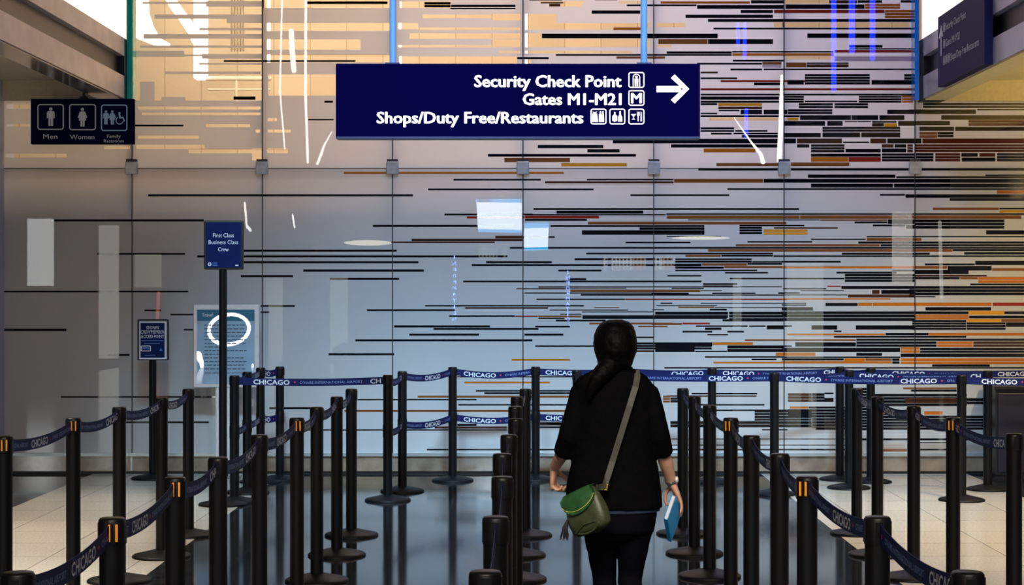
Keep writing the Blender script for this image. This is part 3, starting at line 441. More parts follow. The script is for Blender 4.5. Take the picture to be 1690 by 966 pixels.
icon('bottle_pictogram', 1005.5, 179.5, 1032, 205.5, i_perf)
icon('shopping_pictogram', 974.5, 179.5, 1001, 205.5, i_bags)

# restroom sign
S = 188.0
M_NAVY2 = mat('navy_vinyl', (0.003, 0.004, 0.035), 0.7, spec=0.03, noise=0.1)
M_GREY = mat('pale_print', (0.42, 0.43, 0.50), 0.5, emit=(0.45, 0.47, 0.6), estr=0.08)
M_BLUEL = mat('pale_blue_print', (0.25, 0.38, 0.58), 0.5, emit=(0.25, 0.38, 0.6), estr=0.07)
pl = plate(S)
rs = thing('restroom_sign', P(136, 238, S), 'navy restroom sign with three pictograms hung under the left soffit', 'sign')
mb = MB(); a = P(50.5, 238, S); b = P(221, 163, S); mb.box((a.x, a.y, a.z), (b.x, a.y+0.06, b.z)); bevel(mb.build('sign_panel', M_NAVY2, rs), 0.004)
mb = MB(); p = P(137, 163, S); mb.tube([p+Vector((0, 0.03, 0)), (p.x, p.y+0.03, 3.6)], 0.012, 10, round_ends=False); mb.lathe([(0.05, 0), (0.03, 0.03)], p.x, p.y+0.03, 3.35, 14); mb.build('hanger_rod', M_BLACK, rs)
fn = pl(0.004)
def man(m, cx, yt, h, f):
    k = h/31.0; disc(m, cx, yt+2.7*k, 2.7*k, f)
    poly(m, [(cx-4.2*k, yt+6*k), (cx+4.2*k, yt+6*k), (cx+6.4*k, yt+8*k), (cx+6.6*k, yt+18*k), (cx+4.6*k, yt+18*k), (cx+4*k, yt+9.5*k), (cx-4*k, yt+9.5*k), (cx-4.6*k, yt+18*k), (cx-6.6*k, yt+18*k), (cx-6.4*k, yt+8*k)], f)
    poly(m, rect(cx-3.9*k, yt+9*k, cx+3.9*k, yt+19*k), f)
    for u in (-1, 1): poly(m, rect(cx+u*2.1*k-1.7*k, yt+19*k, cx+u*2.1*k+1.7*k, yt+31*k), f)
def lady(m, cx, yt, h, f):
    k = h/31.0; disc(m, cx, yt+2.7*k, 2.7*k, f)
    poly(m, [(cx-3*k, yt+6*k), (cx+3*k, yt+6*k), (cx+6.2*k, yt+21*k), (cx-6.2*k, yt+21*k)], f)
    for u in (-1, 1):
        poly(m, [(cx+u*3*k, yt+6*k), (cx+u*4.6*k, yt+7*k), (cx+u*8*k, yt+16.5*k), (cx+u*6.2*k, yt+17.2*k), (cx+u*3*k, yt+9*k)], f)
        poly(m, rect(cx+u*1.9*k-1.5*k, yt+21*k, cx+u*1.9*k+1.5*k, yt+31*k), f)
mb = MB(); rring(mb, 62, 172, 105.5, 214.5, 1.7, 4.5, fn); man(mb, 84, 177.5, 30.5, fn); mb.build('man_pictogram', M_GREY, rs)
mb = MB(); rring(mb, 114.3, 172, 158.5, 215, 1.7, 4.5, fn); lady(mb, 136.3, 178, 31, fn); mb.build('woman_pictogram', M_GREY, rs)
mb = MB(); rring(mb, 166.8, 172.7, 210.5, 216.5, 1.8, 4.5, fn); man(mb, 175, 182.3, 23, fn); lady(mb, 185.5, 182.3, 23.5, fn)
disc(mb, 197.2, 187, 1.9, fn); poly(mb, [(195.8, 189), (198.8, 189), (199.6, 193), (203.8, 193), (206.6, 200), (204.8, 201), (202.4, 195.6), (196.6, 195.6)], fn)
q = [(197.6+6.6*math.cos(t), 199+6.6*math.sin(t)) for t in [0.2+k*0.45 for k in range(10)]]; q2 = [(197.6+5.2*math.cos(t), 199+5.2*math.sin(t)) for t in [0.2+k*0.45 for k in range(10)]]
for k in range(9): mb.add([fn(*q[k]), fn(*q[k+1]), fn(*q2[k+1]), fn(*q2[k])], [(0, 1, 2, 3)])
mb.build('family_pictogram', M_BLUEL, rs)
lines(rs, M_GREY, [('Men', 71.5, 95, 229.3, -8.2, 0.012), ('Women', 115.5, 156, 230, -8.2, 0.012), ('Family', 177, 199, 227.5, -5.6, 0.012), ('Restroom', 171.5, 204.5, 235.3, -5.6, 0.012)], fn)

# sign flat on the right hand fascia, facing the tall bay
Y0, Y1 = F/194.0, F/216.0           # far end, near end
xs = XR-0.035
M_NAVY3 = mat('indigo_sign_face', (0.016, 0.013, 0.060), 0.6, spec=0.08, noise=0.08)
fs = thing('fascia_sign', (xs, 0.5*(Y0+Y1), 3.40), 'indigo direction sign with an up arrow fixed flat on the right fascia', 'sign')
def fsn(u, v): return Vector((xs-0.034, Y0+(Y1-Y0)*u, 3.40+0.60*v))
mb = MB(); v = [(0, 0.0), (1, 0.0), (1, 0.83), (0.86, 1.0), (0, 0.99)]
a = [Vector((xs-0.03, Y0+(Y1-Y0)*u, 3.40+0.60*w)) for u, w in v]; b = [p+Vector((0.065, 0, 0)) for p in a]; k = len(v)
mb.add(a+b, [tuple(range(k)), tuple(range(2*k-1, k-1, -1))]+[(i, k+i, k+(i+1) % k, (i+1) % k) for i in range(k)]); mb.build('sign_panel', M_NAVY3, fs)
M_SILV = mat('silver_print', (0.42, 0.42, 0.48), 0.4)
lines(fs, M_SILV, [('Security Check Point', 0.19, 0.63, 0.74, 0.105, 0.01), ('Gates M1-M21', 0.19, 0.50, 0.51, 0.105, 0.01), ('Shops/Duty Free/Restaurants', 0.30, 0.90, 0.28, 0.105, 0.01)], fsn)
mb = MB(); poly(mb, rect(0.07, 0.42, 0.095, 0.70), fsn); poly(mb, [(0.03, 0.68), (0.135, 0.68), (0.0825, 0.86)], fsn); mb.build('arrow', M_SILV, fs)
mb = MB()
for v0, us in ((0.74, (0.135,)), (0.51, (0.135,)), (0.28, (0.135, 0.19, 0.245))):
    for u in us: rring(mb, u, v0-0.01, u+0.04, v0+0.115, 0.008, 0.012, fsn); poly(mb, rect(u+0.014, v0+0.015, u+0.026, v0+0.09), fsn)
mb.build('pictograms', M_SILV, fs)

# small fittings under the right soffit
mb = MB(); p = Vector((W(1583, 165).x, YW-0.35, 3.585)); mb.lathe([(0.02, -0.09), (0.03, -0.07), (0.012, -0.05), (0.012, -0.02), (0.035, 0.0)], p.x, p.y, p.z, 16); tag(mb.build('sprinkler', mat('dark_brass', (0.12, 0.09, 0.05), 0.3, metal=0.8), at=p), 'small sprinkler head under the yellow-lit right soffit near the glass', 'sprinkler')
mb = MB(); p = Vector((4.45, 15.3, 3.583)); mb.box(p-Vector((0.09, 0.02, 0.006)), p+Vector((0.09, 0.02, 0.002))); tag(mb.build('ceiling_slot', M_LIP, at=p), 'thin dark slot vent in the yellow-lit right soffit', 'vent')

# ------------------------------------------------------------------ floor standing signs
M_BASEB = mat('black_rubber_base', (0.004, 0.004, 0.005), 0.5, spec=0.15, noise=0.3, nscale=40)
M_POST = mat('black_powder_coat', (0.0035, 0.0035, 0.004), 0.42, spec=0.22, noise=0.2, nscale=50)
def base_prof(r, h): return [(0, 0), (r, 0), (r, 0.012), (r*0.96, 0.018), (r*0.55, h*0.72), (r*0.25, h), (0.0, h)]
def stand_sign(s, px, py_base, x0, y0, x1, y1, pw, name, label, faces):
    base = P(px, py_base, s); base.z = 0; pl = plate(s)
    st = thing(name, base, label, 'sign')
    mb = MB(); mb.lathe(base_prof(0.19, 0.05), base.x, base.y, 0, 30); mb.build('base', M_BASEB, st)
    mb = MB(); mb.tube([base+Vector((0, 0, 0.03)), (base.x, base.y, P(0, y1-2, s).z)], pw/2/s, 18, round_ends=False); mb.build('pole', M_POST, st)
    mb = MB(); a = P(x0, y1, s); b = P(x1, y0, s); mb.box((a.x, base.y-0.03, a.z), (b.x, base.y+0.012, b.z)); bevel(mb.build('sign_frame', M_BLACK, st), 0.012, 3)
    return st, (lambda dy: (lambda u, v: P(u, v, s)-Vector((0, 0.03+dy, 0))))
M_FACE = mat('royal_blue_print', (0.003, 0.010, 0.070), 0.5, spec=0.1, noise=0.1)
M_INK = mat('white_print', (0.62, 0.65, 0.75), 0.5)
M_INKB = mat('blue_print', (0.05, 0.14, 0.42), 0.5)
S = 212.0
st, fl = stand_sign(S, 368, 835, 337.5, 364, 402.5, 445.5, 13, 'queue_sign', 'navy sign for first and business class and crew on a tall black pole', None)
mb = MB(); poly(mb, rect(341, 367.5, 399, 442), fl(0.001)); mb.build('sign_face', M_FACE, st)
f2 = fl(0.003); lines(st, M_INK, [('First Class', 353, 387, 392, -7, 0.008), ('Business Class', 345.5, 394, 403.3, -7, 0.008), ('Crew', 361, 378.5, 415, -7, 0.008)], f2)
mb = MB(); poly(mb, rect(389.5, 437.4, 394.5, 439.2), f2); mb.build('small_mark', M_INK, st)
mb = MB()
for k in range(12):
    a0, a1 = 2*PI*k/12, 2*PI*(k+1)/12; c0 = (347.2, 436.3); mb.add([f2(c0[0]+r*math.cos(t), c0[1]+r*math.sin(t)) for r, t in ((3, a0), (3, a1), (1.5, a1), (1.5, a0))], [(0, 1, 2, 3)])
for k in range(3): poly(mb, rect(352, 433.6+k*2.2, 360, 434.6+k*2.2), f2, 1)
mb.build('round_emblem', [M_INK, M_INKB], st)
S = 186.0
st, fl = stand_sign(S, 252, 782, 227.5, 527, 279, 595, 12, 'access_point_sign', 'blue crew access sign in a black frame on a low pole by the wall', None)
mb = MB(); poly(mb, rect(231, 530.5, 276, 593), fl(0.001)); mb.build('sign_border', M_INK, st)
mb = MB(); poly(mb, rect(233, 533, 273, 590.5), fl(0.002)); mb.build('sign_face', M_FACE, st)
f2 = fl(0.004); lines(st, M_INK, [('KNOWN', 243, 263.5, 543.5, -5.8, 0.012), ('CREWMEMBER', 233.6, 272.4, 550.5, -5.6, 0.012), ('ACCESS POINT', 234, 272, 558, -5.6, 0.012)], f2)
mb = MB(); poly(mb, rect(235, 562, 271, 563), f2); poly(mb, rect(239, 566.5, 265, 567.6), f2); poly(mb, rect(240, 586, 258, 587), f2); poly(mb, [(264, 579.5), (267, 574), (269.5, 579.5)], f2); mb.build('small_print', M_INKB, st)
mb = MB(); rring(mb, 233.8, 570.5, 250.3, 580, 1.4, 1.5, f2); poly(mb, rect(236.5, 573, 247.8, 576.6), f2, 1); mb.build('badge', [M_INK, M_INKB], st)
# framed notice on a silver stand
S = 184.0; base = P(368, 788, S); base.z = 0
M_SILVF = mat('brushed_silver', (0.62, 0.62, 0.64), 0.3, metal=0.3, noise=0.06)
pn = thing('notice_stand', base, 'silver framed notice with a teal heading standing by the wall behind the tall pole sign', 'sign')
a = P(319.5, 640, S); b = P(428.5, 503, S)
mb = MB(); mb.box((a.x, base.y-0.02, a.z), (b.x, base.y+0.01, b.z)); bevel(mb.build('frame', M_SILVF, pn), 0.008, 3)
fn = lambda u, v: P(u, v, S)-Vector((0, 0.0215, 0)); f2 = lambda u, v: P(u, v, S)-Vector((0, 0.0235, 0))
M_PAPER = mat('pale_blue_paper', (0.27, 0.40, 0.52), 0.4, coat=1.0, noise=0.08, nscale=9); M_TEAL = mat('teal_print', (0.012, 0.13, 0.22), 0.4, coat=1.0); M_GINK = mat('slate_print', (0.05, 0.10, 0.15), 0.5)
mb = MB(); poly(mb, rect(325.5, 511, 421, 634), fn, 0); mb.build('notice_sheet', M_PAPER, pn)
mb = MB(); poly(mb, rect(326, 511.5, 420.5, 530), lambda u, v: P(u, v, S)-Vector((0, 0.0225, 0))); mb.build('heading_band', M_TEAL, pn)
lines(pn, M_INK, [('Travel', 334, 352, 522.5, -6)], lambda u, v: P(u, v, S)-Vector((0, 0.0245, 0)))
lines(pn, M_GINK, [('your safety is our priority', 338, 402, 617, -4.5)], f2)
random.seed(3)
for r in range(13):
    y = 536+r*6.0; mb = MB()
    for x0, x1 in ((338, 368), (376, 408)):
        x = x0
        while x < x1-4:
            w = random.uniform(3, 9); poly(mb, rect(x, y, min(x+w, x1), y+1.6), f2, 0 if random.random() < 0.8 else 1); x += w+1.5
        if random.random() < 0.25: break
    mb.build('text_line', [M_GINK, M_TEAL], pn)
for x in (359, 377):
    mb = MB(); p = P(x, 640, S); mb.box((p.x-0.012, base.y-0.012, 0.02), (p.x+0.012, base.y+0.008, p.z)); mb.build('leg', M_SILVF, pn)
mb = MB(); mb.box((base.x-0.16, base.y-0.1, 0), (base.x+0.16, base.y+0.1, 0.02)); bevel(mb.build('foot_plate', M_SILVF, pn), 0.004)
# dark cabinet against the wall at the right edge
S = 186.0; a = P(1643, 782, S); b = P(1760, 638, S)
cb = thing('black_cabinet', (0.5*(a.x+b.x), a.y+0.0, 0), 'black cabinet against the striped wall at the right edge', 'cabinet')
mb = MB(); mb.box((a.x, a.y, 0.03), (b.x, YW-0.05, b.z-0.03)); bevel(mb.build('cabinet_body', M_BLACK, cb), 0.006)
mb = MB(); mb.box((a.x-0.015, a.y-0.02, b.z-0.03), (b.x+0.015, YW-0.05, b.z)); mb.build('cabinet_top', M_BLACK, cb)
mb = MB(); mb.box((a.x+0.02, a.y-0.014, 0.06), (b.x-0.02, a.y, b.z-0.06)); bevel(mb.build('cabinet_door', mat('dark_laminate', (0.02, 0.018, 0.031), 0.35), cb), 0.004)
mb = MB(); mb.box((a.x+0.02, a.y+0.02, 0), (b.x-0.02, YW-0.06, 0.03)); mb.build('plinth', M_BLACK, cb)

# ------------------------------------------------------------------ stanchions and belts
M_BELT = mat('navy_webbing', (0.0035, 0.0085, 0.070), 0.6, spec=0.2, bump=0.15, bscale=900)
M_BW = mat('belt_white', (0.62, 0.64, 0.72), 0.5); M_BB = mat('belt_pale_blue', (0.16, 0.23, 0.50), 0.5); M_BR = mat('belt_red', (0.5, 0.03, 0.08), 0.5)
M_ORG = mat('orange_marker', (0.85, 0.30, 0.02), 0.4)
HP = 1.0; RP = 0.037
def mk():
    m1 = MB(); m1.lathe([(RP, 0.03), (RP, 0.925)], n=24); m2 = MB(); m2.lathe(base_prof(0.18, 0.048), n=32)
    m3 = MB(); m3.lathe([(RP+0.0015, 0.92), (RP+0.002, 0.93), (RP+0.002, HP-0.006), (RP-0.002, HP), (0, HP)], n=24)
    for a in range(4): t = a*PI/2; c_, s_ = abs(math.cos(t)), abs(math.sin(t)); m3.box((RP*0.96*math.cos(t)-0.004*c_-0.012*s_, RP*0.96*math.sin(t)-0.004*s_-0.012*c_, 0.925), (RP*0.96*math.cos(t)+0.0045*c_+0.012*s_, RP*0.96*math.sin(t)+0.0045*s_+0.012*c_, HP-0.012))
    m4 = MB(); m4.lathe([(RP+0.0015, 0.50), (RP+0.003, 0.51), (RP+0.003, 0.595), (RP+0.0015, 0.605)], n=24)
    m5 = MB()
    for u in (-0.013, 0.008): m5.box((u, -RP-0.0075, 0.935), (u+0.007, -RP-0.0035, 0.985))
    m6 = MB(); m6.lathe([(0.183, 0.0), (0.183, 0.010), (0.180, 0.013)], n=32)
    return [x.mesh(nm, [mm]) for x, nm, mm in ((m1, 'post', M_POST), (m2, 'base', M_BASEB), (m3, 'belt_head', M_POST), (m4, 'lower_belt_head', M_POST), (m5, 'lock_mark', M_ORG), (m6, 'rubber_rim', M_BASEB))]
PM = mk()
def link(name, me, parent):
    o = bpy.data.objects.new(name, me); COL.objects.link(o); o.parent = parent; return o
ALLP = []
def stanchion(x, y, label, group, double=False, mark=False):
    t = thing('stanchion', (x, y, 0), label, 'stanchion', group)
    link('post', PM[0], t); b = link('base', PM[1], t); link('belt_head', PM[2], t); link('rubber_rim', PM[5], b)
    if double: link('lower_belt_head', PM[3], t)
    if mark:
        q = link('lock_mark', PM[4], t); q['label'] = 'orange twin bars'; q.rotation_euler.z = math.radians(14 if x < 0 else -30)
    return t
TILE = [('CHICAGO', 0.0, 0.285, -0.019, 0.038, 0, 0.02), ("O'HARE INTERNATIONAL AIRPORT", 0.365, 0.86, -0.011, 0.021, 1, 0.004)]
TL = 0.92
def belt(st, A, B, z=0.955, sag=0.02, h=0.056, off=0.0, both=True, name='belt', zb=None):
    A = Vector((A[0], A[1], z)); B = Vector((B[0], B[1], z if zb is None else zb)); L0 = (B-A).length; d = (B-A)/L0
    A = A+d*RP; B = B-d*RP; L = (B-A).length; nrm = Vector((d.y, -d.x, 0))
    def pos(u, v, side):
        t = u/L; return A+d*u+Vector((0, 0, v-sag*4*t*(1-t)))+nrm*(side)
    mb = MB(); n = 12; vv = []
    for i in range(n+1):
        u = L*i/n
        for v, sd in ((-h/2, -0.001), (-h/2, 0.001), (h/2, 0.001), (h/2, -0.001)): vv.append(pos(u, v, sd))
    ff = [(4*i+k, 4*i+(k+1) % 4, 4*i+4+(k+1) % 4, 4*i+4+k) for i in range(n) for k in range(4)]
    mb.add(vv, ff+[(0, 1, 2, 3), (4*n+3, 4*n+2, 4*n+1, 4*n)], 0)
    sides = (1, -1) if both is True else (both,)
    for sd in sides:
        u0 = -off
        while u0 < L:
            for t, a, b, vb, cap, mi, bo in TILE:
                g, f, w = text_geo(t, bo)
                pts = []; ok = []
                for x, y in g:
                    u = u0+a+(b-a)*x; ok.append(0.012 < u < L-0.012); pts.append((u, vb+cap*y))
                fs = [q for q in f if all(ok[i] for i in q)]
                if not fs: continue
                mb.add([pos(u if sd > 0 else L-u, v, sd*0.0022) for u, v in pts], fs, mi+1)
            u = u0+0.325
            if 0.02 < u < L-0.02: mb.add([pos((u+du) if sd > 0 else L-u-du, v, sd*0.0022) for du, v in ((-0.009, 0), (0, -0.009), (0.009, 0), (0, 0.009))], [(0, 1, 2, 3)], 3)
            u0 += TL
    o = mb.build(name, [M_BELT, M_BW, M_BB, M_BR], st); return o
ORD = ['nearest', 'second nearest', 'third nearest', 'fourth nearest', 'fifth nearest', 'sixth nearest', 'seventh nearest', 'eighth nearest', 'farthest']
def row(xs, ss, desc, group, marks=(), first=0, sag=0.03):
    n = len(ss); posn = [((x-CX)/s, F/s) for x, s in zip(xs, ss)]; sts = []
    for i, (x, y) in enumerate(posn):
        o = 'farthest' if i == n-1 else ORD[i]
        lab = '%s post in the %s' % (o, desc)
        if i in marks: lab += ', with orange bars'
        sts.append(stanchion(x, y, lab, group, mark=i in marks))
    for i in range(n-1): belt(sts[i], posn[i], posn[i+1], sag=sag, off=random.uniform(0.1, 0.8))
    return sts, posn
SS = lambda ys: [(y-CY)/0.66 for y in ys]
row([7, 121, 197, 267, 311], SS([720, 690, 672, 656, 642]), 'leftmost row, over pale tiles', 'posts of the leftmost queue row', marks=(0, 1))
row([30, 185, 289, 360, 428, 490, 523, 556, 580], SS([945, 855, 788, 755, 718, 690, 672, 655, 642]), 'second row from the left', 'posts of the second queue row', marks=(1, 2, 5))
row([801, 818, 829, 829, 840, 851, 850, 853, 867], SS([943, 853, 787, 749, 718, 691, 671, 655, 642]), "row seen end on at the woman's left", 'posts of the middle queue row', sag=0.05)
row([1597, 1448, 1332, 1287, 1240, 1206, 1171, 1146, 1127], SS([944, 853, 787, 749, 719, 690, 669, 654, 641]), "row just right of the woman", 'posts of the fourth queue row', marks=(2, 5))
row([1673.5, 1573, 1508, 1448, 1414], SS([716, 689, 670, 655, 641]), 'rightmost row, over pale tiles', 'posts of the rightmost queue row', marks=(1,))
B = {}
BACK = [('a', 387, 620, 'double belt post just right of the tall pole sign, nearest of the cluster there'),
        ('b', 408, 614, 'double belt post in the cluster before the notice, second nearest'),
        ('c', 430, 607, 'double belt post in the cluster before the notice, third nearest'),
        ('d', 462, 604, 'double belt post farthest back in the left cluster, right of the notice'),
        ('e', 640, 619, 'double belt post left of centre, where the front cross belt from the left ends'),
        ('f', 664, 613, 'double belt post close behind the one where the left cross belt ends'),
        ('g', 747, 606, 'double belt post standing alone by the glass left of centre'),
        ('h', 884, 605, 'double belt post by the glass behind the end-on middle row'),
        ('i', 952, 611, "double belt post half hidden behind the woman's left shoulder"),
        ('j', 1037, 605, "double belt post behind the woman's neck, by the glass"),
        ('k', 1175, 607, 'cross row post by the glass right of the woman, above the row ends'),
        ('l', 1278, 615, 'cross row post with a CHICAGO belt on both sides, right of the woman'),
        ('m', 1386, 604, 'cross row post by the striped glass, left of a close pair'),
        ('n', 1401, 611, 'cross row post of the close pair near the rightmost row end'),
        ('o', 1437, 607, 'cross row post by the glass just right of the close pair'),
        ('p', 1587, 619, 'cross row post over pale tiles, nearer one at the right'),
        ('q', 1630, 612, 'cross row post left of the black cabinet'),
        ('r', 1790, 619, 'cross row post at the far right end of the front belt'),
        ('s', 1760, 607, 'cross row post at the far right end of the rear belt')]
for k, px, py, lab in BACK:
    s = max((py-CY)/0.66, 187.0); x, y = (px-CX)/s, F/s
    B[k] = (stanchion(x, y, 'black '+lab, 'posts of the cross rows by the glass', double=k in 'abcdefghij'), (x, y))
def bb(a, b, off=0.0, low=False, sag=0.012, z=0.955, h=0.058):
    belt(B[a][0], B[a][1], B[b][1], z=z, sag=sag, off=off, h=h)
    if low: belt(B[a][0], B[a][1], B[b][1], z=0.553, sag=sag, off=off, h=h, name='lower_belt')
for a, b, off, low in (('a', 'b', 0.3, 1), ('b', 'c', 0.5, 1), ('c', 'd', 0.2, 1), ('a', 'e', -0.11, 0), ('e', 'f', 0.4, 1), ('f', 'g', 0.55, 1), ('g', 'h', -0.06, 1), ('h', 'j', -0.05, 1),
                       ('i', 'l', 0.75, 0), ('l', 'p', -0.06, 0), ('p', 'r', -0.12, 0), ('j', 'k', -0.35, 0), ('k', 'm', -0.06, 0), ('l', 'n', -0.05, 0), ('n', 'q', -0.05, 0), ('m', 'o', 0.3, 0), ('o', 's', -0.15, 0)):
    bb(a, b, off, bool(low), sag=0.03 if (a, b) in (('e', 'f'), ('f', 'g'), ('g', 'h')) else 0.012)

# ------------------------------------------------------------------ the woman, her bag, book and watch
SW = 385.0; YP = F/SW
def Q(px, py, dy=0.0): p = P(px, py, SW); p.y += dy; return p
def rings(mb, rows, n=28, mi=0, e=1.0, cap=True):
    """rows: (x left px, x right px, y px, half depth, dy)"""
    v = []; f = []
    for xl, xr, py, ry, dy in rows:
        c = Q(0.5*(xl+xr), py, dy); rx = 0.5*(xr-xl)/SW
        for k in range(n):
            a = 2*PI*k/n; ca, sa = math.cos(a), math.sin(a)
            v.append((c.x+rx*math.copysign(abs(ca)**e, ca), c.y+ry*math.copysign(abs(sa)**e, sa), c.z))
    m = len(rows)
    for i in range(m-1):
        for k in range(n): j = (k+1) % n; f.append((i*n+k, (i+1)*n+k, (i+1)*n+j, i*n+j))
    mb.add(v, f, mi, True)
    if cap: mb.add(v[:n], [tuple(range(n))], mi); mb.add(v[-n:], [tuple(range(n-1, -1, -1))], mi)
def fuse(mb, name, m, parent, vox, smooth=4, disp=None):
    """one continuous surface from overlapping closed shapes"""
    me0 = mb.mesh(name, [m], wloc(parent)); o = bpy.data.objects.new(name, me0); COL.objects.link(o)
    r = o.modifiers.new('r', 'REMESH'); r.mode = 'VOXEL'; r.voxel_size = vox; r.use_smooth_shade = True
    q = o.modifiers.new('s', 'SMOOTH'); q.iterations = smooth; q.factor = 0.5
    if disp:
        tx = bpy.data.textures.new(name, 'CLOUDS'); tx.noise_scale = disp[0]; d = o.modifiers.new('d', 'DISPLACE'); d.texture = tx; d.strength = disp[1]; d.mid_level = 0.5; d.texture_coords = 'LOCAL'
    dg = bpy.context.evaluated_depsgraph_get(); me = bpy.data.meshes.new_from_object(o.evaluated_get(dg))
    o.modifiers.clear(); o.data = me; o.parent = parent
    for p in me.polygons: p.use_smooth = True
    if not me.materials: me.materials.append(m)
    return o
def hand(mb, wrist, d, w, nr, curls, thumb, sc=1.0):
    """d along the hand, w towards the thumb side, nr out of the palm"""
    d, w, nr = Vector(d).normalized(), Vector(w), Vector(nr); w = (w-d*w.dot(d)).normalized(); nr = d.cross(w) if d.cross(w).dot(nr) > 0 else w.cross(d)
    W0 = Vector(wrist)
    mb.tube([W0-d*0.01, W0+d*0.025*sc, W0+d*0.055*sc, W0+d*0.085*sc], [(0.026*sc, 0.019*sc), (0.032*sc, 0.017*sc), (0.038*sc, 0.015*sc), (0.037*sc, 0.012*sc)], 14, flat=w)
    L = [(0.036, 0.024, 0.019), (0.041, 0.027, 0.021), (0.038, 0.025, 0.020), (0.030, 0.019, 0.017)]
    for i in range(4):
        b = W0+d*(0.080-0.004*abs(i-1))*sc+w*(0.029-0.0195*i)*sc; dd = (d+w*(0.10-0.07*i)).normalized(); p = [b]; ang = 0
        for k in range(3):
            ang += math.radians(curls[i][k]); p.append(p[-1]+(dd*math.cos(ang)+nr*math.sin(ang))*L[i][k]*sc)
        r = 0.0082*sc*(0.9 if i == 3 else 1)
        mb.tube(p, [r*1.05, r, r*0.92, r*0.78], 10)
    t0 = W0+d*0.022*sc+w*0.026*sc; t = [t0]
    for v in thumb: t.append(t[-1]+(d*v[0]+w*v[1]+nr*v[2])*sc)
    mb.tube(t, [0.013*sc, 0.0105*sc, 0.0095*sc, 0.008*sc][:len(t)], 10)
M_SKIN = mat('skin', (0.62, 0.34, 0.23), 0.5, noise=0.06, nscale=30, bump=0.05, bscale=300)
M_HAIR = mat('black_hair', (0.0016, 0.0015, 0.0017), 0.55, spec=0.05, noise=0.3, nscale=60, bump=0.12, bscale=160)
M_KNIT = mat('black_knit', (0.0035, 0.0035, 0.004), 0.9, spec=0.0, noise=0.4, nscale=300, bump=0.3, bscale=700)
M_TROU = mat('black_trousers', (0.003, 0.003, 0.005), 0.8, spec=0.02, bump=0.2, bscale=500)
M_SHIRT = mat('dark_blue_cotton', (0.007, 0.015, 0.04), 0.8, noise=0.2)
M_SHOE = mat('black_leather', (0.012, 0.012, 0.012), 0.35)
pp = Q(1015, 1121); pp.z = 0
wm = thing('person', pp, 'woman walking away in black sweater and trousers, hair tied back, carrying a blue book', 'person')
mb = MB()
mb.ell(Q(1015, 566, 0.01), (0.073, 0.092, 0.098), n=24, m=16)                           # skull
mb.tube([Q(1015, 566, 0.05), Q(1015, 588, 0.06), Q(1015, 600, 0.07)], [(0.066, 0.05), (0.055, 0.045), (0.03, 0.03)], 16, flat=(1, 0, 0))   # jaw and chin
mb.tube([Q(1015, 564, 0.095), Q(1015, 577, 0.112), Q(1015, 580, 0.10)], [0.008, 0.013, 0.010], 10)      # nose
for u in (-1, 1):
    mb.ell(Q(1015+u*28.5, 569, 0.012), (0.011, 0.020, 0.031)); mb.ell(Q(1015+u*12, 561, 0.092), (0.017, 0.012, 0.008))   # ear, brow
    mb.ell(Q(1015+u*15, 575, 0.082), (0.017, 0.015, 0.031))
mb.tube([Q(1009, 588, 0.099), Q(1015, 587.5, 0.104), Q(1021, 588, 0.099)], [0.006, 0.008, 0.006], 10); mb.tube([Q(1010, 591, 0.097), Q(1015, 591.5, 0.101), Q(1020, 591, 0.097)], [0.005, 0.008, 0.005], 10)
mb.tube([Q(1015, 585, -0.005), Q(1015, 606, -0.01), Q(1015, 622, -0.005)], [(0.055, 0.052), (0.050, 0.050), (0.065, 0.055)], 18, flat=(1, 0, 0))
rings(mb, [(978, 1052, 620, 0.06, 0), (960, 1066, 641, 0.08, 0), (956, 1074, 690, 0.09, 0), (962, 1068, 740, 0.08, 0), (958, 1074, 800, 0.09, 0), (955, 1077, 850, 0.10, 0), (970, 1062, 878, 0.08, 0)])
LA = [Q(964, 645, 0), Q(951, 690, -0.018), Q(938, 730, -0.01), Q(925, 757, 0.055), Q(915, 779, 0.14)]
mb.tube(LA, [0.033, 0.031, 0.029, 0.0285, 0.0215], 16)
RA = [Q(1064, 645, 0), Q(1077, 690, -0.018), Q(1089, 732, -0.01), Q(1100, 765, 0.04), Q(1111.5, 801, 0.10)]
mb.tube(RA, [0.033, 0.032, 0.031, 0.031, 0.0225], 16)
hand(mb, LA[-1], (-0.05, 0.35, -1), (0.25, 1, 0.3), (1, -0.2, 0), [(38, 55, 40), (42, 58, 42), (46, 60, 42), (50, 60, 45)], [(0.018, 0.022, 0.010), (0.022, 0.008, 0.031), (0.016, 0.0, 0.014)], 0.95)
# right hand over the top of the book
BA, BB_, BC, BD = Q(1117, 821, 0.045), Q(1131, 853, 0.165), Q(1113, 904, 0.165), Q(1103, 861, 0.045)
bt = Vector((-0.0165, 0.007, 0.006))
hand(mb, RA[-1], (0.46, 0.22, -1), (-0.15, 1, 0.15), (-1, -0.25, -0.2), [(4, 14, 14), (4, 16, 14), (5, 18, 14), (6, 20, 16)], [(0.020, 0.010, 0.040), (0.030, 0.002, 0.016), (0.024, 0.0, 0.0)], 0.97)
LEG = {-1: [Q(990, 850, 0.0), Q(994, 911, 0.04), Q(999, 958, 0.08), Q(998, 1020, 0.0), Q(998, 1088, -0.06)], 1: [Q(1047, 850, 0.0), Q(1044, 911, 0.0), Q(1040, 958, 0.02), Q(1041, 1020, -0.10), Q(1042, 1075, -0.24)]}
for u in (-1, 1): mb.tube(LEG[u], [0.075, 0.058, 0.045, 0.044, 0.028], 16)
fuse(mb, 'body', M_SKIN, wm, 0.0034, 4)
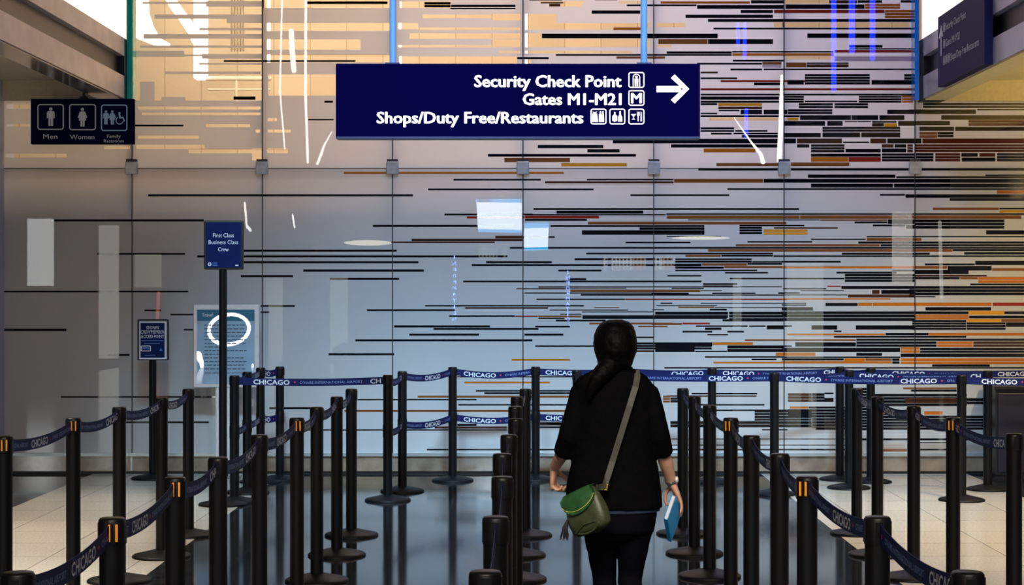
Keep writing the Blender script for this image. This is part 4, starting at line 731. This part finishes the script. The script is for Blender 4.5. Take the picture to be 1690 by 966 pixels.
for u in (-1, 1):
    mb = MB(); mb.ell(Q(1015+u*12.3, 567, 0.094), (0.0125, 0.010, 0.0085)); e = mb.build('eye', mat('eye_white', (0.8, 0.78, 0.75), 0.2), wm)
    mb = MB(); mb.ell(Q(1015+u*12.3, 567, 0.102), (0.005, 0.003, 0.005)); mb.build('iris', mat('dark_iris', (0.03, 0.015, 0.01), 0.2), e)
mb = MB()
rings(mb, [(1006, 1026, 527.5, 0.02, -0.01), (994, 1038, 531.5, 0.055, -0.012), (986, 1045, 539, 0.085, -0.014), (980.5, 1049.5, 551, 0.103, -0.018), (978.5, 1051, 565, 0.102, -0.03), (980, 1050, 579, 0.090, -0.045), (983.5, 1046, 590, 0.074, -0.05), (986, 1042, 601, 0.05, -0.065), (989, 1037, 609, 0.03, -0.065)], 32)
mb.tube([Q(1010, 594, -0.055), Q(1003, 606, -0.085), Q(993, 615, -0.105), Q(982, 626, -0.120), Q(974, 640, -0.122), Q(970, 656, -0.122)], [0.050, 0.048, 0.042, 0.034, 0.026, 0.010], 18)
fuse(mb, 'hair', M_HAIR, wm, 0.005, 3, (0.02, 0.006))
# sweater with elbow sleeves
mb = MB()
rings(mb, [(990, 1040, 604, 0.058, -0.005), (976, 1052, 612, 0.078, -0.008), (957, 1067, 621, 0.094, -0.008), (947, 1077, 632, 0.104, -0.008), (945, 1081, 650, 0.112, -0.008), (946, 1083, 685, 0.116, -0.008), (947, 1082, 725, 0.116, -0.006), (944, 1083, 755, 0.118, -0.005), (937, 1088, 785, 0.126, -0.005), (933.5, 1092, 815, 0.134, -0.005), (933, 1094, 837, 0.138, -0.005)], 36)
mb.tube([Q(1000, 634, -0.005), Q(975, 637, -0.004), Q(961, 650, -0.004), Q(951, 685, -0.02), Q(940, 722, -0.018), Q(930, 750, 0.025)], [0.03, 0.050, 0.055, 0.054, 0.051, 0.0455], 20, round_ends=False)
mb.tube([Q(1026, 634, -0.005), Q(1053, 637, -0.004), Q(1067, 650, -0.004), Q(1077, 685, -0.02), Q(1086, 720, -0.018), Q(1096, 750, 0.02)], [0.03, 0.050, 0.055, 0.054, 0.050, 0.042], 20, round_ends=False)
fuse(mb, 'sweater', M_KNIT, wm, 0.006, 3, (0.07, 0.010))
mb = MB(); rings(mb, [(938, 1090, 834, 0.128, -0.005), (939, 1089, 842.5, 0.128, -0.005)], 36); mb.build('shirt_hem', M_SHIRT, wm)
mb = MB()
rings(mb, [(952, 1083, 830, 0.115, -0.005), (953, 1084, 850, 0.122, -0.01), (959, 1079, 874, 0.120, -0.01), (966, 1073, 890, 0.09, 0.0)], 32)
for u in (-1, 1):
    l = LEG[u]; mb.tube([l[0]+Vector((0, 0, 0.02)), l[0].lerp(l[1], 0.5)+Vector((0, -0.012, 0)), l[1], l[2], l[3], l[4]+Vector((0, 0, 0.02))], [0.085, 0.077, 0.064, 0.052, 0.052, 0.042], 20, round_ends=False)
fuse(mb, 'trousers', M_TROU, wm, 0.006, 4, (0.06, 0.006))
for u, tilt in ((-1, 0), (1, 38)):
    an = LEG[u][4]; mb = MB()
    pr = [(-0.075, 0.03, 0.03), (-0.06, 0.04, 0.05), (-0.02, 0.042, 0.058), (0.04, 0.040, 0.045), (0.10, 0.047, 0.036), (0.15, 0.040, 0.028), (0.175, 0.018, 0.018)]
    mb.tube([(0, y, 0.012+rz) for y, rx, rz in pr], [(rx, rz) for y, rx, rz in pr], 16, flat=(1, 0, 0)); mb.tube([(0, -0.025, 0.05), (0, -0.02, 0.12)], [0.045, 0.042], 16)
    mb.box((-0.04, -0.085, 0), (0.04, 0.17, 0.031))
    R = Matrix.Rotation(math.radians(-tilt), 3, 'X'); base = Vector((an.x, an.y, 0.004 if u < 0 else 0.075))
    mb.v = [tuple(base+R @ Vector(v)) for v in mb.v]; fuse(mb, 'shoe', M_SHOE, wm, 0.006, 3)
# wristwatch
wc = RA[-1].lerp(RA[-2], 0.12); wd_ = (RA[-1]-RA[-2]).normalized()
wt = thing('wristwatch', wc, "silver wristwatch on the woman's right wrist above the blue book", 'watch')
mb = MB(); mb.tube([wc-wd_*0.009, wc-wd_*0.003, wc+wd_*0.003, wc+wd_*0.009], [0.0262, 0.0278, 0.0278, 0.0262], 24, round_ends=False); mb.build('strap', mat('watch_bracelet', (0.30, 0.29, 0.28), 0.3, metal=0.7), wt)
mb = MB(); fc = wc+Vector((0.024, -0.012, 0.003)); mb.ell(fc, (0.008, 0.014, 0.015)); mb.build('watch_case', mat('watch_face', (0.75, 0.76, 0.78), 0.15, metal=0.3), wt)
# blue book
M_BOOK = mat('bright_blue_cover', (0.01, 0.42, 0.95), 0.4, coat=0.2); M_PAGE = mat('page_edges', (0.74, 0.66, 0.68), 0.7, noise=0.05, nscale=200)
bk = thing('book', BC, "bright blue hardcover book held at the woman's right side", 'book')
def slab(a, b, c, d, off0, off1, name, m):
    mb = MB(); t = bt.normalized(); v = [x+t*off0 for x in (a, b, c, d)]+[x+t*off1 for x in (a, b, c, d)]
    mb.add(v, [(0, 1, 2, 3), (7, 6, 5, 4), (0, 4, 5, 1), (1, 5, 6, 2), (2, 6, 7, 3), (3, 7, 4, 0)]); return mb.build(name, m, bk)
T = bt.length
slab(BA, BB_, BC, BD, 0, 0.0025, 'cover', M_BOOK); slab(BA, BB_, BC, BD, T-0.0025, T, 'cover', M_BOOK)
k = 0.03; ins = lambda p, q, r, s_: p+(q-p)*k
cen = (BA+BB_+BC+BD)/4
slab(*[x.lerp(cen, 0.035) for x in (BA, BB_, BC, BD)], 0.0025, T-0.0025, 'pages', M_PAGE)
slab(BD.lerp(BA, 0.012), BC.lerp(BB_, 0.012), BC, BD, 0, T, 'spine', M_BOOK)
# crossbody bag
M_BAG = mat('olive_leather', (0.040, 0.050, 0.022), 0.45, noise=0.35, nscale=22, bump=0.15, bscale=120); M_FLAP = mat('green_suede', (0.016, 0.080, 0.020), 0.6, noise=0.3, nscale=30)
M_STR = mat('olive_strap', (0.038, 0.042, 0.024), 0.55, noise=0.2); M_GOLD = mat('brass', (0.85, 0.55, 0.15), 0.25, metal=0.8); M_STITCH = mat('yellow_thread', (0.60, 0.62, 0.12), 0.6)
bc = Q(962, 874, -0.215)
bag = thing('crossbody_bag', bc, "olive green saddle bag with brighter green flap on the woman's left hip", 'bag')
nb = Vector((-0.62, -0.78, 0)).normalized(); e1 = Vector((0.78, -0.62, 0)).normalized(); e2 = Vector((0, 0, 1))
roll = math.radians(24); e1, e2 = e1*math.cos(roll)+e2*math.sin(roll), e2*math.cos(roll)-e1*math.sin(roll)
cb_ = Q(965, 833, -0.225)
def bg(u, v, w): return cb_+e1*u+e2*v+nb*w
mb = MB(); n = 36; vv = []; ff = []
prof = [(-0.093, 0.052, 0.018), (-0.088, 0.078, 0.030), (-0.075, 0.092, 0.040), (-0.04, 0.100, 0.044), (0.0, 0.098, 0.042), (0.04, 0.090, 0.036), (0.075, 0.080, 0.026), (0.088, 0.070, 0.018)]
for v, ru, rw in prof:
    for k in range(n):
        a = 2*PI*k/n; ca, sa = math.cos(a), math.sin(a); vv.append(bg(ru*math.copysign(abs(ca)**0.7, ca), v, rw*math.copysign(abs(sa)**0.7, sa)))
for i in range(len(prof)-1):
    for k in range(n): j = (k+1) % n; ff.append((i*n+k, i*n+j, (i+1)*n+j, (i+1)*n+k))
mb.add(vv, ff+[tuple(range(n-1, -1, -1)), tuple(range((len(prof)-1)*n, len(prof)*n))], 0, True); body = mb.build('bag_body', M_BAG, bag)
mb = MB()
for w in (0.028, -0.028): mb.tube([bg(u*0.098*math.cos(t), -0.005+0.088*math.sin(t), w+0.013*(1 if w > 0 else -1)*0.4) for u in (1,) for t in [PI*1.27+k*PI*0.46/14 for k in range(15)]], 0.004, 8)
mb.build('piping', M_BAG, body)
mb = MB(); fl_ = []; gx = 14; gy = 8
def flp(i, j):
    u = -1+2*i/gx; t = j/gy; hw = 0.076+0.018*min(1, t*2); dep = 0.020+0.078*math.sqrt(max(0, 1-(u*0.96)**2)); v = 0.092-t*dep; w = 0.006+0.043*min(1, 0.35+t*1.5)*math.sqrt(max(0.06, 1-0.75*u*u)); return u*hw, v, w
g0 = [[bg(*flp(i, j)) for i in range(gx+1)] for j in range(gy+1)]; g1 = [[p+nb*0.005 for p in r] for r in g0]; g0[0] = [bg(flp(i, 0)[0], 0.092, -0.02) for i in range(gx+1)]; W_ = gx+1
flat_ = [p for r in g0 for p in r]+[p for r in g1 for p in r]; N = W_*(gy+1); ff = []
for j in range(gy):
    for i in range(gx): q = (j*W_+i, j*W_+i+1, (j+1)*W_+i+1, (j+1)*W_+i); ff.append(q[::-1]); ff.append(tuple(N+x for x in q))
edge = [j*W_ for j in range(gy+1)]+[gy*W_+i for i in range(1, gx+1)]+[j*W_+gx for j in range(gy-1, -1, -1)]+[i for i in range(gx-1, 0, -1)]
for k in range(len(edge)): a, b = edge[k], edge[(k+1) % len(edge)]; ff.append((a, b, N+b, N+a))
mb.add(flat_, ff, 0, True); fl_ = mb.build('flap', M_FLAP, bag)
mb = MB()
for i in range(1, gx*2):
    q = flp(i/2, gy*0.86); p = bg(*q)+nb*0.0055; q2 = flp(i/2+0.28, gy*0.86); mb.tube([p, bg(*q2)+nb*0.0055], 0.0014, 6)
mb.build('stitching', M_STITCH, fl_)
mb = MB(); mb.tube([bg(-0.06, -0.075, 0.042), bg(0.0, -0.055, 0.047), bg(0.055, -0.06, 0.042)], 0.003, 8); mb.build('pocket_seam', M_BAG, body)
tas = thing('tassel', (0, 0, 0), None, None); tas.parent = bag; tas.location = bg(-0.10, -0.0, 0)-bag.location
mb = MB(); random.seed(5)
for k in range(26):
    o_ = Vector((random.uniform(-1, 1)*0.006, random.uniform(-1, 1)*0.006, 0)); e_ = Vector((random.uniform(-0.034, 0.004), random.uniform(-0.018, 0.018), -0.085+random.uniform(0, 0.02)))
    p = bg(-0.100, -0.005, 0.01)+o_; mb.tube([p, p+e_*0.5+Vector((-0.006, 0, 0)), p+e_], [0.0022, 0.0024, 0.0014], 6)
bpy.data.objects.remove(tas)
mb.build('tassel', M_BLACK, bag)
# strap: over the back and the right shoulder, then down the front
bp = [bg(0.088, 0.070, 0.0), Q(994.5, 795, -0.190), Q(1000, 781, -0.160), Q(1008, 757, -0.150), Q(1022, 712, -0.148), Q(1036, 667, -0.142), Q(1046, 636, -0.128), Q(1050, 620, -0.09), Q(1050, 612, -0.02), Q(1049, 620, 0.07), Q(1040, 650, 0.125), Q(1015, 730, 0.125), Q(975, 800, 0.125), Q(938, 822, 0.02), bg(-0.092, 0.075, 0.0)]
mb = MB(); vv = []; ff = []
for i, p in enumerate(bp):
    t = (bp[min(i+1, len(bp)-1)]-bp[max(i-1, 0)]).normalized(); c = Q(1015, 0, 0); out = Vector((p.x-c.x, p.y-c.y, 0.001)); 
    if i < 8 : out = Vector((0, -1, 0.1 if i < 6 else 0.9))
    elif i == 8: out = Vector((0, 0, 1))
    elif i < 13: out = Vector((0, 1, 0.3))
    else: out = Vector((-1, 0.2, 0))
    out = (out-t*out.dot(t)).normalized(); w = t.cross(out)
    for a, b in ((-0.0125, 0), (0.0125, 0), (0.0125, 0.004), (-0.0125, 0.004)): vv.append(p+w*a+out*b)
for i in range(len(bp)-1):
    for k in range(4): ff.append((4*i+k, 4*i+(k+1) % 4, 4*i+4+(k+1) % 4, 4*i+4+k))
mb.add(vv, ff+[(3, 2, 1, 0), tuple(range(4*len(bp)-4, 4*len(bp)))]); mb.build('shoulder_strap', M_STR, bag)
mb = MB()
for px in (988.5, 998.5):
    p = Q(px, 797, -0.197); mb.tube([p+Vector((0.002, 0, 0.010)), p-Vector((0.002, 0, 0.010))], 0.0038, 8)
mb.tube([Q(988.5, 800.5, -0.197), Q(998.5, 800.5, -0.197)], 0.0025, 8); mb.build('buckle', M_GOLD, bag)

# ------------------------------------------------------------------ things behind the camera that the glass mirrors
def R(px, py, D, plane=YW): p = P(px, py, F/D); p.y = 2*plane-D; return p
def rbox(mb, x0, y0, x1, y1, D, th=0.08, mi=0, lift=0.0, plane=YW):
    a = R(x0, y1, D, plane); b = R(x1, y0, D, plane); mb.box((a.x, a.y-th, a.z), (b.x, a.y+lift, b.z), mi)
def rquad(mb, pts, D, mi=0, lift=0.005, th=None):
    v = [R(x, y, D)+Vector((0, lift, 0)) for x, y in pts]; n = len(v)
    if th: mb.add(v+[p-Vector((0, th, 0)) for p in v], [tuple(range(n)), tuple(range(2*n-1, n-1, -1))]+[(i, n+i, n+(i+1) % n, (i+1) % n) for i in range(n)], mi)
    else: mb.add(v, [tuple(range(n))], mi)
E_SCR = emis('screen_white', (0.80, 0.92, 1.0), 24); E_CY = emis('screen_cyan', (0.02, 0.42, 0.90), 20); E_DB = emis('screen_blue', (0.03, 0.16, 0.45), 8); E_BL = emis('sign_blue', (0.16, 0.28, 1.0), 60)
E_W = emis('lamp_white', (1.0, 0.97, 0.92), 26); E_WARM = emis('lamp_warm', (1.0, 0.90, 0.62), 15); E_NEON = emis('blue_neon', (0.01, 0.04, 1.0), 26)
E_COL = emis('lit_surface_glow', (1.0, 0.99, 0.93), 4.2); E_COLW = emis('lit_surface_glow_weak', (0.95, 1.0, 0.80), 2.2); E_RED = emis('red_pole_glow', (1.0, 0.16, 0.08), 6); E_BRN = emis('lit_shelf', (0.55, 0.30, 0.18), 7)  # emission replaces light falling on the columns and red poles
D0 = 46.0
def screen(pts, head, lab, D, grid=False):
    t = thing('information_screen', R(pts[0][0], 760, D), lab, 'screen', 'mirrored information screens')
    mb = MB(); rquad(mb, [(pts[0][0]-1.5, pts[0][1]-1.5), (pts[1][0]+1.5, pts[1][1]-1.5), (pts[2][0]+1.5, pts[2][1]+1.5), (pts[3][0]-1.5, pts[3][1]+1.5)], D, 0, 0.0, 0.10); mb.build('screen_frame', M_BLACK, t)
    mb = MB(); rquad(mb, pts, D, 0, 0.01); mb.build('display', E_SCR, t)
    mb = MB(); rquad(mb, [pts[0], pts[1], (pts[1][0], pts[1][1]+head[1]), (pts[0][0], pts[0][1]+head[0])], D, 0, 0.02)
    if not grid: rquad(mb, [(pts[3][0], pts[3][1]-5), (pts[2][0], pts[2][1]-5), pts[2], pts[3]], D, 0, 0.02)
    mb.build('header_band', E_CY, t)
    if pts[0][1] < 320:
        mb = MB()
        for k, h in enumerate((4, 7, 5, 11, 8, 14, 6, 10, 5, 3)): rquad(mb, [(788+2.2*k, 334), (790+2.2*k, 334), (790+2.2*k, 334-h), (788+2.2*k, 334-h)], D, 0, 0.03)
        mb.build('skyline_graphic', E_DB, t)
    mb = MB(); m = R(0.5*(pts[2][0]+pts[3][0]), pts[2][1], D); mb.box((m.x-0.06, m.y-0.12, 0), (m.x+0.06, m.y-0.02, m.z)); mb.build('pylon', M_BLACK, t)
    return t
screen([(785, 311), (861.5, 326), (861.5, 385), (789, 383)], (23, 9), 'tall white flight screen mirrored in the glass left of the middle joint', D0)
screen([(865, 368), (906, 367), (904, 413), (865, 414)], (9, 9), 'small white flight screen mirrored in the glass right of the middle joint', D0)
for x, y0, pitch, lab, D in ((750, 420, 10.2, 'left', 42.0), (937, 445, 8.6, 'right', 44.0)):
    t = thing('information_pillar', R(x, 800, D), '%s pillar with vertical blue INFORMATION letters, mirrored in the glass' % lab, 'pillar', 'mirrored information pillars')
    mb = MB(); rbox(mb, x-6, y0-14, x+6, 800, D, 0.2); a = R(x, 0, D); bb_ = [v for v in mb.v]; mb.v = [(v[0], v[1], max(v[2], 0.0)) for v in mb.v]; mb.build('pillar_shaft', mat('slate_pillar', (0.05, 0.06, 0.08), 0.6), t)
    mb = MB()
    for k, ch in enumerate('INFORMATION'):
        yb = y0+8+pitch*k; w = 1.6 if ch == 'I' else 6.0; put_text(mb, ch, x+w/2, x-w/2, yb, -6.4, lambda u, v: R(u, v, D)+Vector((0, 0.025, 0)))
    mb.build('lettering', E_BL, t)
def lamp(name, pts, w, D, m, lab, cat='light', group=None, plane=YW):
    v = [R(x, y, D, plane) for x, y in pts]; ww = w if isinstance(w, (list, tuple)) else [w]*len(v); mb = MB(); mb.tube(v, [q*D/F for q in ww], 8)
    return tag(mb.build(name, m, at=v[0]), lab, cat, group)
for x, y, rx, ry, lab in ((607, 401, 40, 4.6, 'left'), (1157, 393, 48, 2.8, 'right')):
    mb = MB(); c = R(x, y, D0); mb.ell(c, (rx*D0/F, 0.5, ry*D0/F)); t = tag(mb.build('disc_lamp', E_WARM, at=c), '%s of two flat warm disc lamps mirrored in the glass' % lab, 'lamp', 'mirrored disc lamps')
    mb = MB(); mb.tube([c+Vector((0, 0, ry*D0/F)), c+Vector((0, 0, 2.0))], 0.01, 6); mb.build('cord', M_BLACK, t)
for k, (x, y0, y1, w, lab) in enumerate(((1376, -40, 148, 4.5, 'leftmost tall'), (1406, -40, 84, 5.5, 'middle tall'), (1440, -40, 96, 4.8, 'rightmost tall'), (1218, 40, 73, 3.5, 'short upper left'), (1229, 40, 95, 3.5, 'short upper right'), (1231.5, 182, 226, 3.6, 'short lower'))):
    lamp('neon_tube', [(x, y0), (x, y1)], w, 50.0, E_NEON, '%s blue neon tube mirrored at the upper right of the glass' % lab, 'light', 'mirrored blue neon tubes')
for pts, w, lab in (([(466, -20), (462, 150), (470, 245)], 1.4, 'thin faint white streak left of the overhead sign'), ([(481, 52), (482, 80), (485, 116)], 4.5, 'broad white streak near the top left of the overhead sign'), ([(505, -20), (504, 150), (508, 268)], 2.2, 'tall white streak just left of the overhead sign'),
                    ([(524, 270), (530, 255), (535, 240), (548, 217)], [2.2, 2.2, 1.6, 0.8], 'hooked white streak under the left end of the overhead sign'), ([(1290, 125), (1289, 200), (1286, 264)], [2.2, 4.0, 4.5], 'broad white streak right of the overhead sign'),
                    ([(1212, 195), (1240, 235), (1256, 255), (1259, 267)], [0.8, 1.6, 3.4, 4.2], 'hooked white streak under the right end of the overhead sign'), ([(1551, 367), (1553, 440), (1554, 492)], 3.0, 'slim pale light pole mirrored at the far right of the glass'),
                    ([(404, 335), (407, 372)], 2.0, 'short white glint above the first class sign'), ([(408, 374), (413, 380)], 2.6, 'tiny white glint beside the first class sign'), ([(483, 355), (486, 375)], 1.6, 'faint white glint right of the first class sign')):
    lamp('pendant_light', pts, w, 48.0, E_W if 'pole' not in lab else E_COL, lab+', a mirrored lamp' if len(lab.split()) < 13 and 'mirrored' not in lab else lab, 'light')
for x0, y0, x1, y1, m, lab, D in ((45, 361, 83, 472, emis('daylit_doorway', (0.97, 1.0, 1.0), 9.0), 'small daylit doorway mirrored at the far left of the glass', 46), (163, 372, 191, 592, E_COL, 'pale glowing column mirrored in the left glass pane', 44), (222, 420, 262, 474, E_COLW, 'dim glowing panel mirrored above the crew access sign', 47),
                                  (1302, 434, 1359, 592, E_COLW, 'broad pale glowing column mirrored in the right striped panes', 43), (1477, 350, 1506, 466, E_COL, 'narrow pale glowing column mirrored near the right edge', 44), (545, 458, 572, 590, E_COLW, 'faint glowing archway mirrored left of centre', 49), (437, 460, 464, 585, E_COLW, 'faint glowing wall mirrored right of the notice', 50),
                                  (1212, 455, 1224, 545, E_COLW, 'slim pale glowing jamb mirrored in the striped panes', 45)):
    p = R(0.5*(x0+x1), y1, D); mb = MB(); rbox(mb, x0, y0, x1, y1, D, 0.35); zb = min(v[2] for v in mb.v); mb.v = [(v[0], v[1], max(0, v[2])) for v in mb.v]; tag(mb.build('glowing_column', m, at=(p.x, p.y, max(0, zb))), lab, 'column')  # the light on the columns is emission in their own surface
for x, y0, y1, lab in ((259.5, 484, 540, 'right'), (164, 490, 512, 'left')):
    lamp('glowing_red_pole', [(x+2, y0), (x, y1)], 2.8, 45.0, E_RED, '%s of two thin glowing red poles mirrored in the left glass' % lab, 'light', 'mirrored glowing red poles')  # poles without lamps, their brightness is emission in the surface
for x0, x1, m, lab in ((997, 1003, E_COL, 'narrow'), (1010, 1043, E_COL, 'wide white'), (1045, 1066, E_BRN, 'brown'), (1082, 1093, E_COL, 'small white'), (1095, 1113, E_BRN, 'right brown'), (790, 838, E_COLW, 'left dim')):
    y0, y1 = (404, 427) if x0 < 900 else (425, 446); t = thing('lit_shop_shelf', R(x0, y1, 52), '%s lit shop display mirrored above the woman in the glass' % lab, 'display', 'mirrored shop displays')
    mb = MB(); rbox(mb, x0, y0, x1, y1, 52, 0.3); mb.build('back_panel', m, t); random.seed(x0)
    mb = MB()
    for q in range(int((x1-x0)/6)):
        for r in range(3): u = x0+2+6*q; rbox(mb, u, y0+2+7*r, u+3.4, y0+6+7*r, 52, -0.02, 0, 0.06)
    if mb.v: mb.build('goods', mat('shop_goods', (0.12, 0.10, 0.10), 0.6), t)
# ring lamp mirrored by the glossy notice
PY = pn.location.y-0.0215
ring = [(378+33*math.cos(t)+3*math.sin(t), 544-25*math.sin(t)) for t in [2*PI*k/28 for k in range(28)]]
v = [R(x, y, 40.0, PY) for x, y in ring]; mb = MB(); mb.tube(v+[v[0]], 3.2*40/F, 8, round_ends=False); tag(mb.build('ring_lamp', E_W, at=v[7]), 'white ring lamp mirrored as a bright loop in the silver framed notice', 'lamp')
lamp('wall_lamp', [(327, 586), (333, 600), (335, 628)], [6, 3.6, 1], 40.0, E_W, 'bright white flare mirrored at the lower left of the notice', 'lamp', None, PY)
lamp('wall_lamp', [(417, 602), (416.5, 618)], [1.6, 2.2], 40.0, E_W, 'small bright flare mirrored at the lower right of the notice', 'lamp', None, PY)
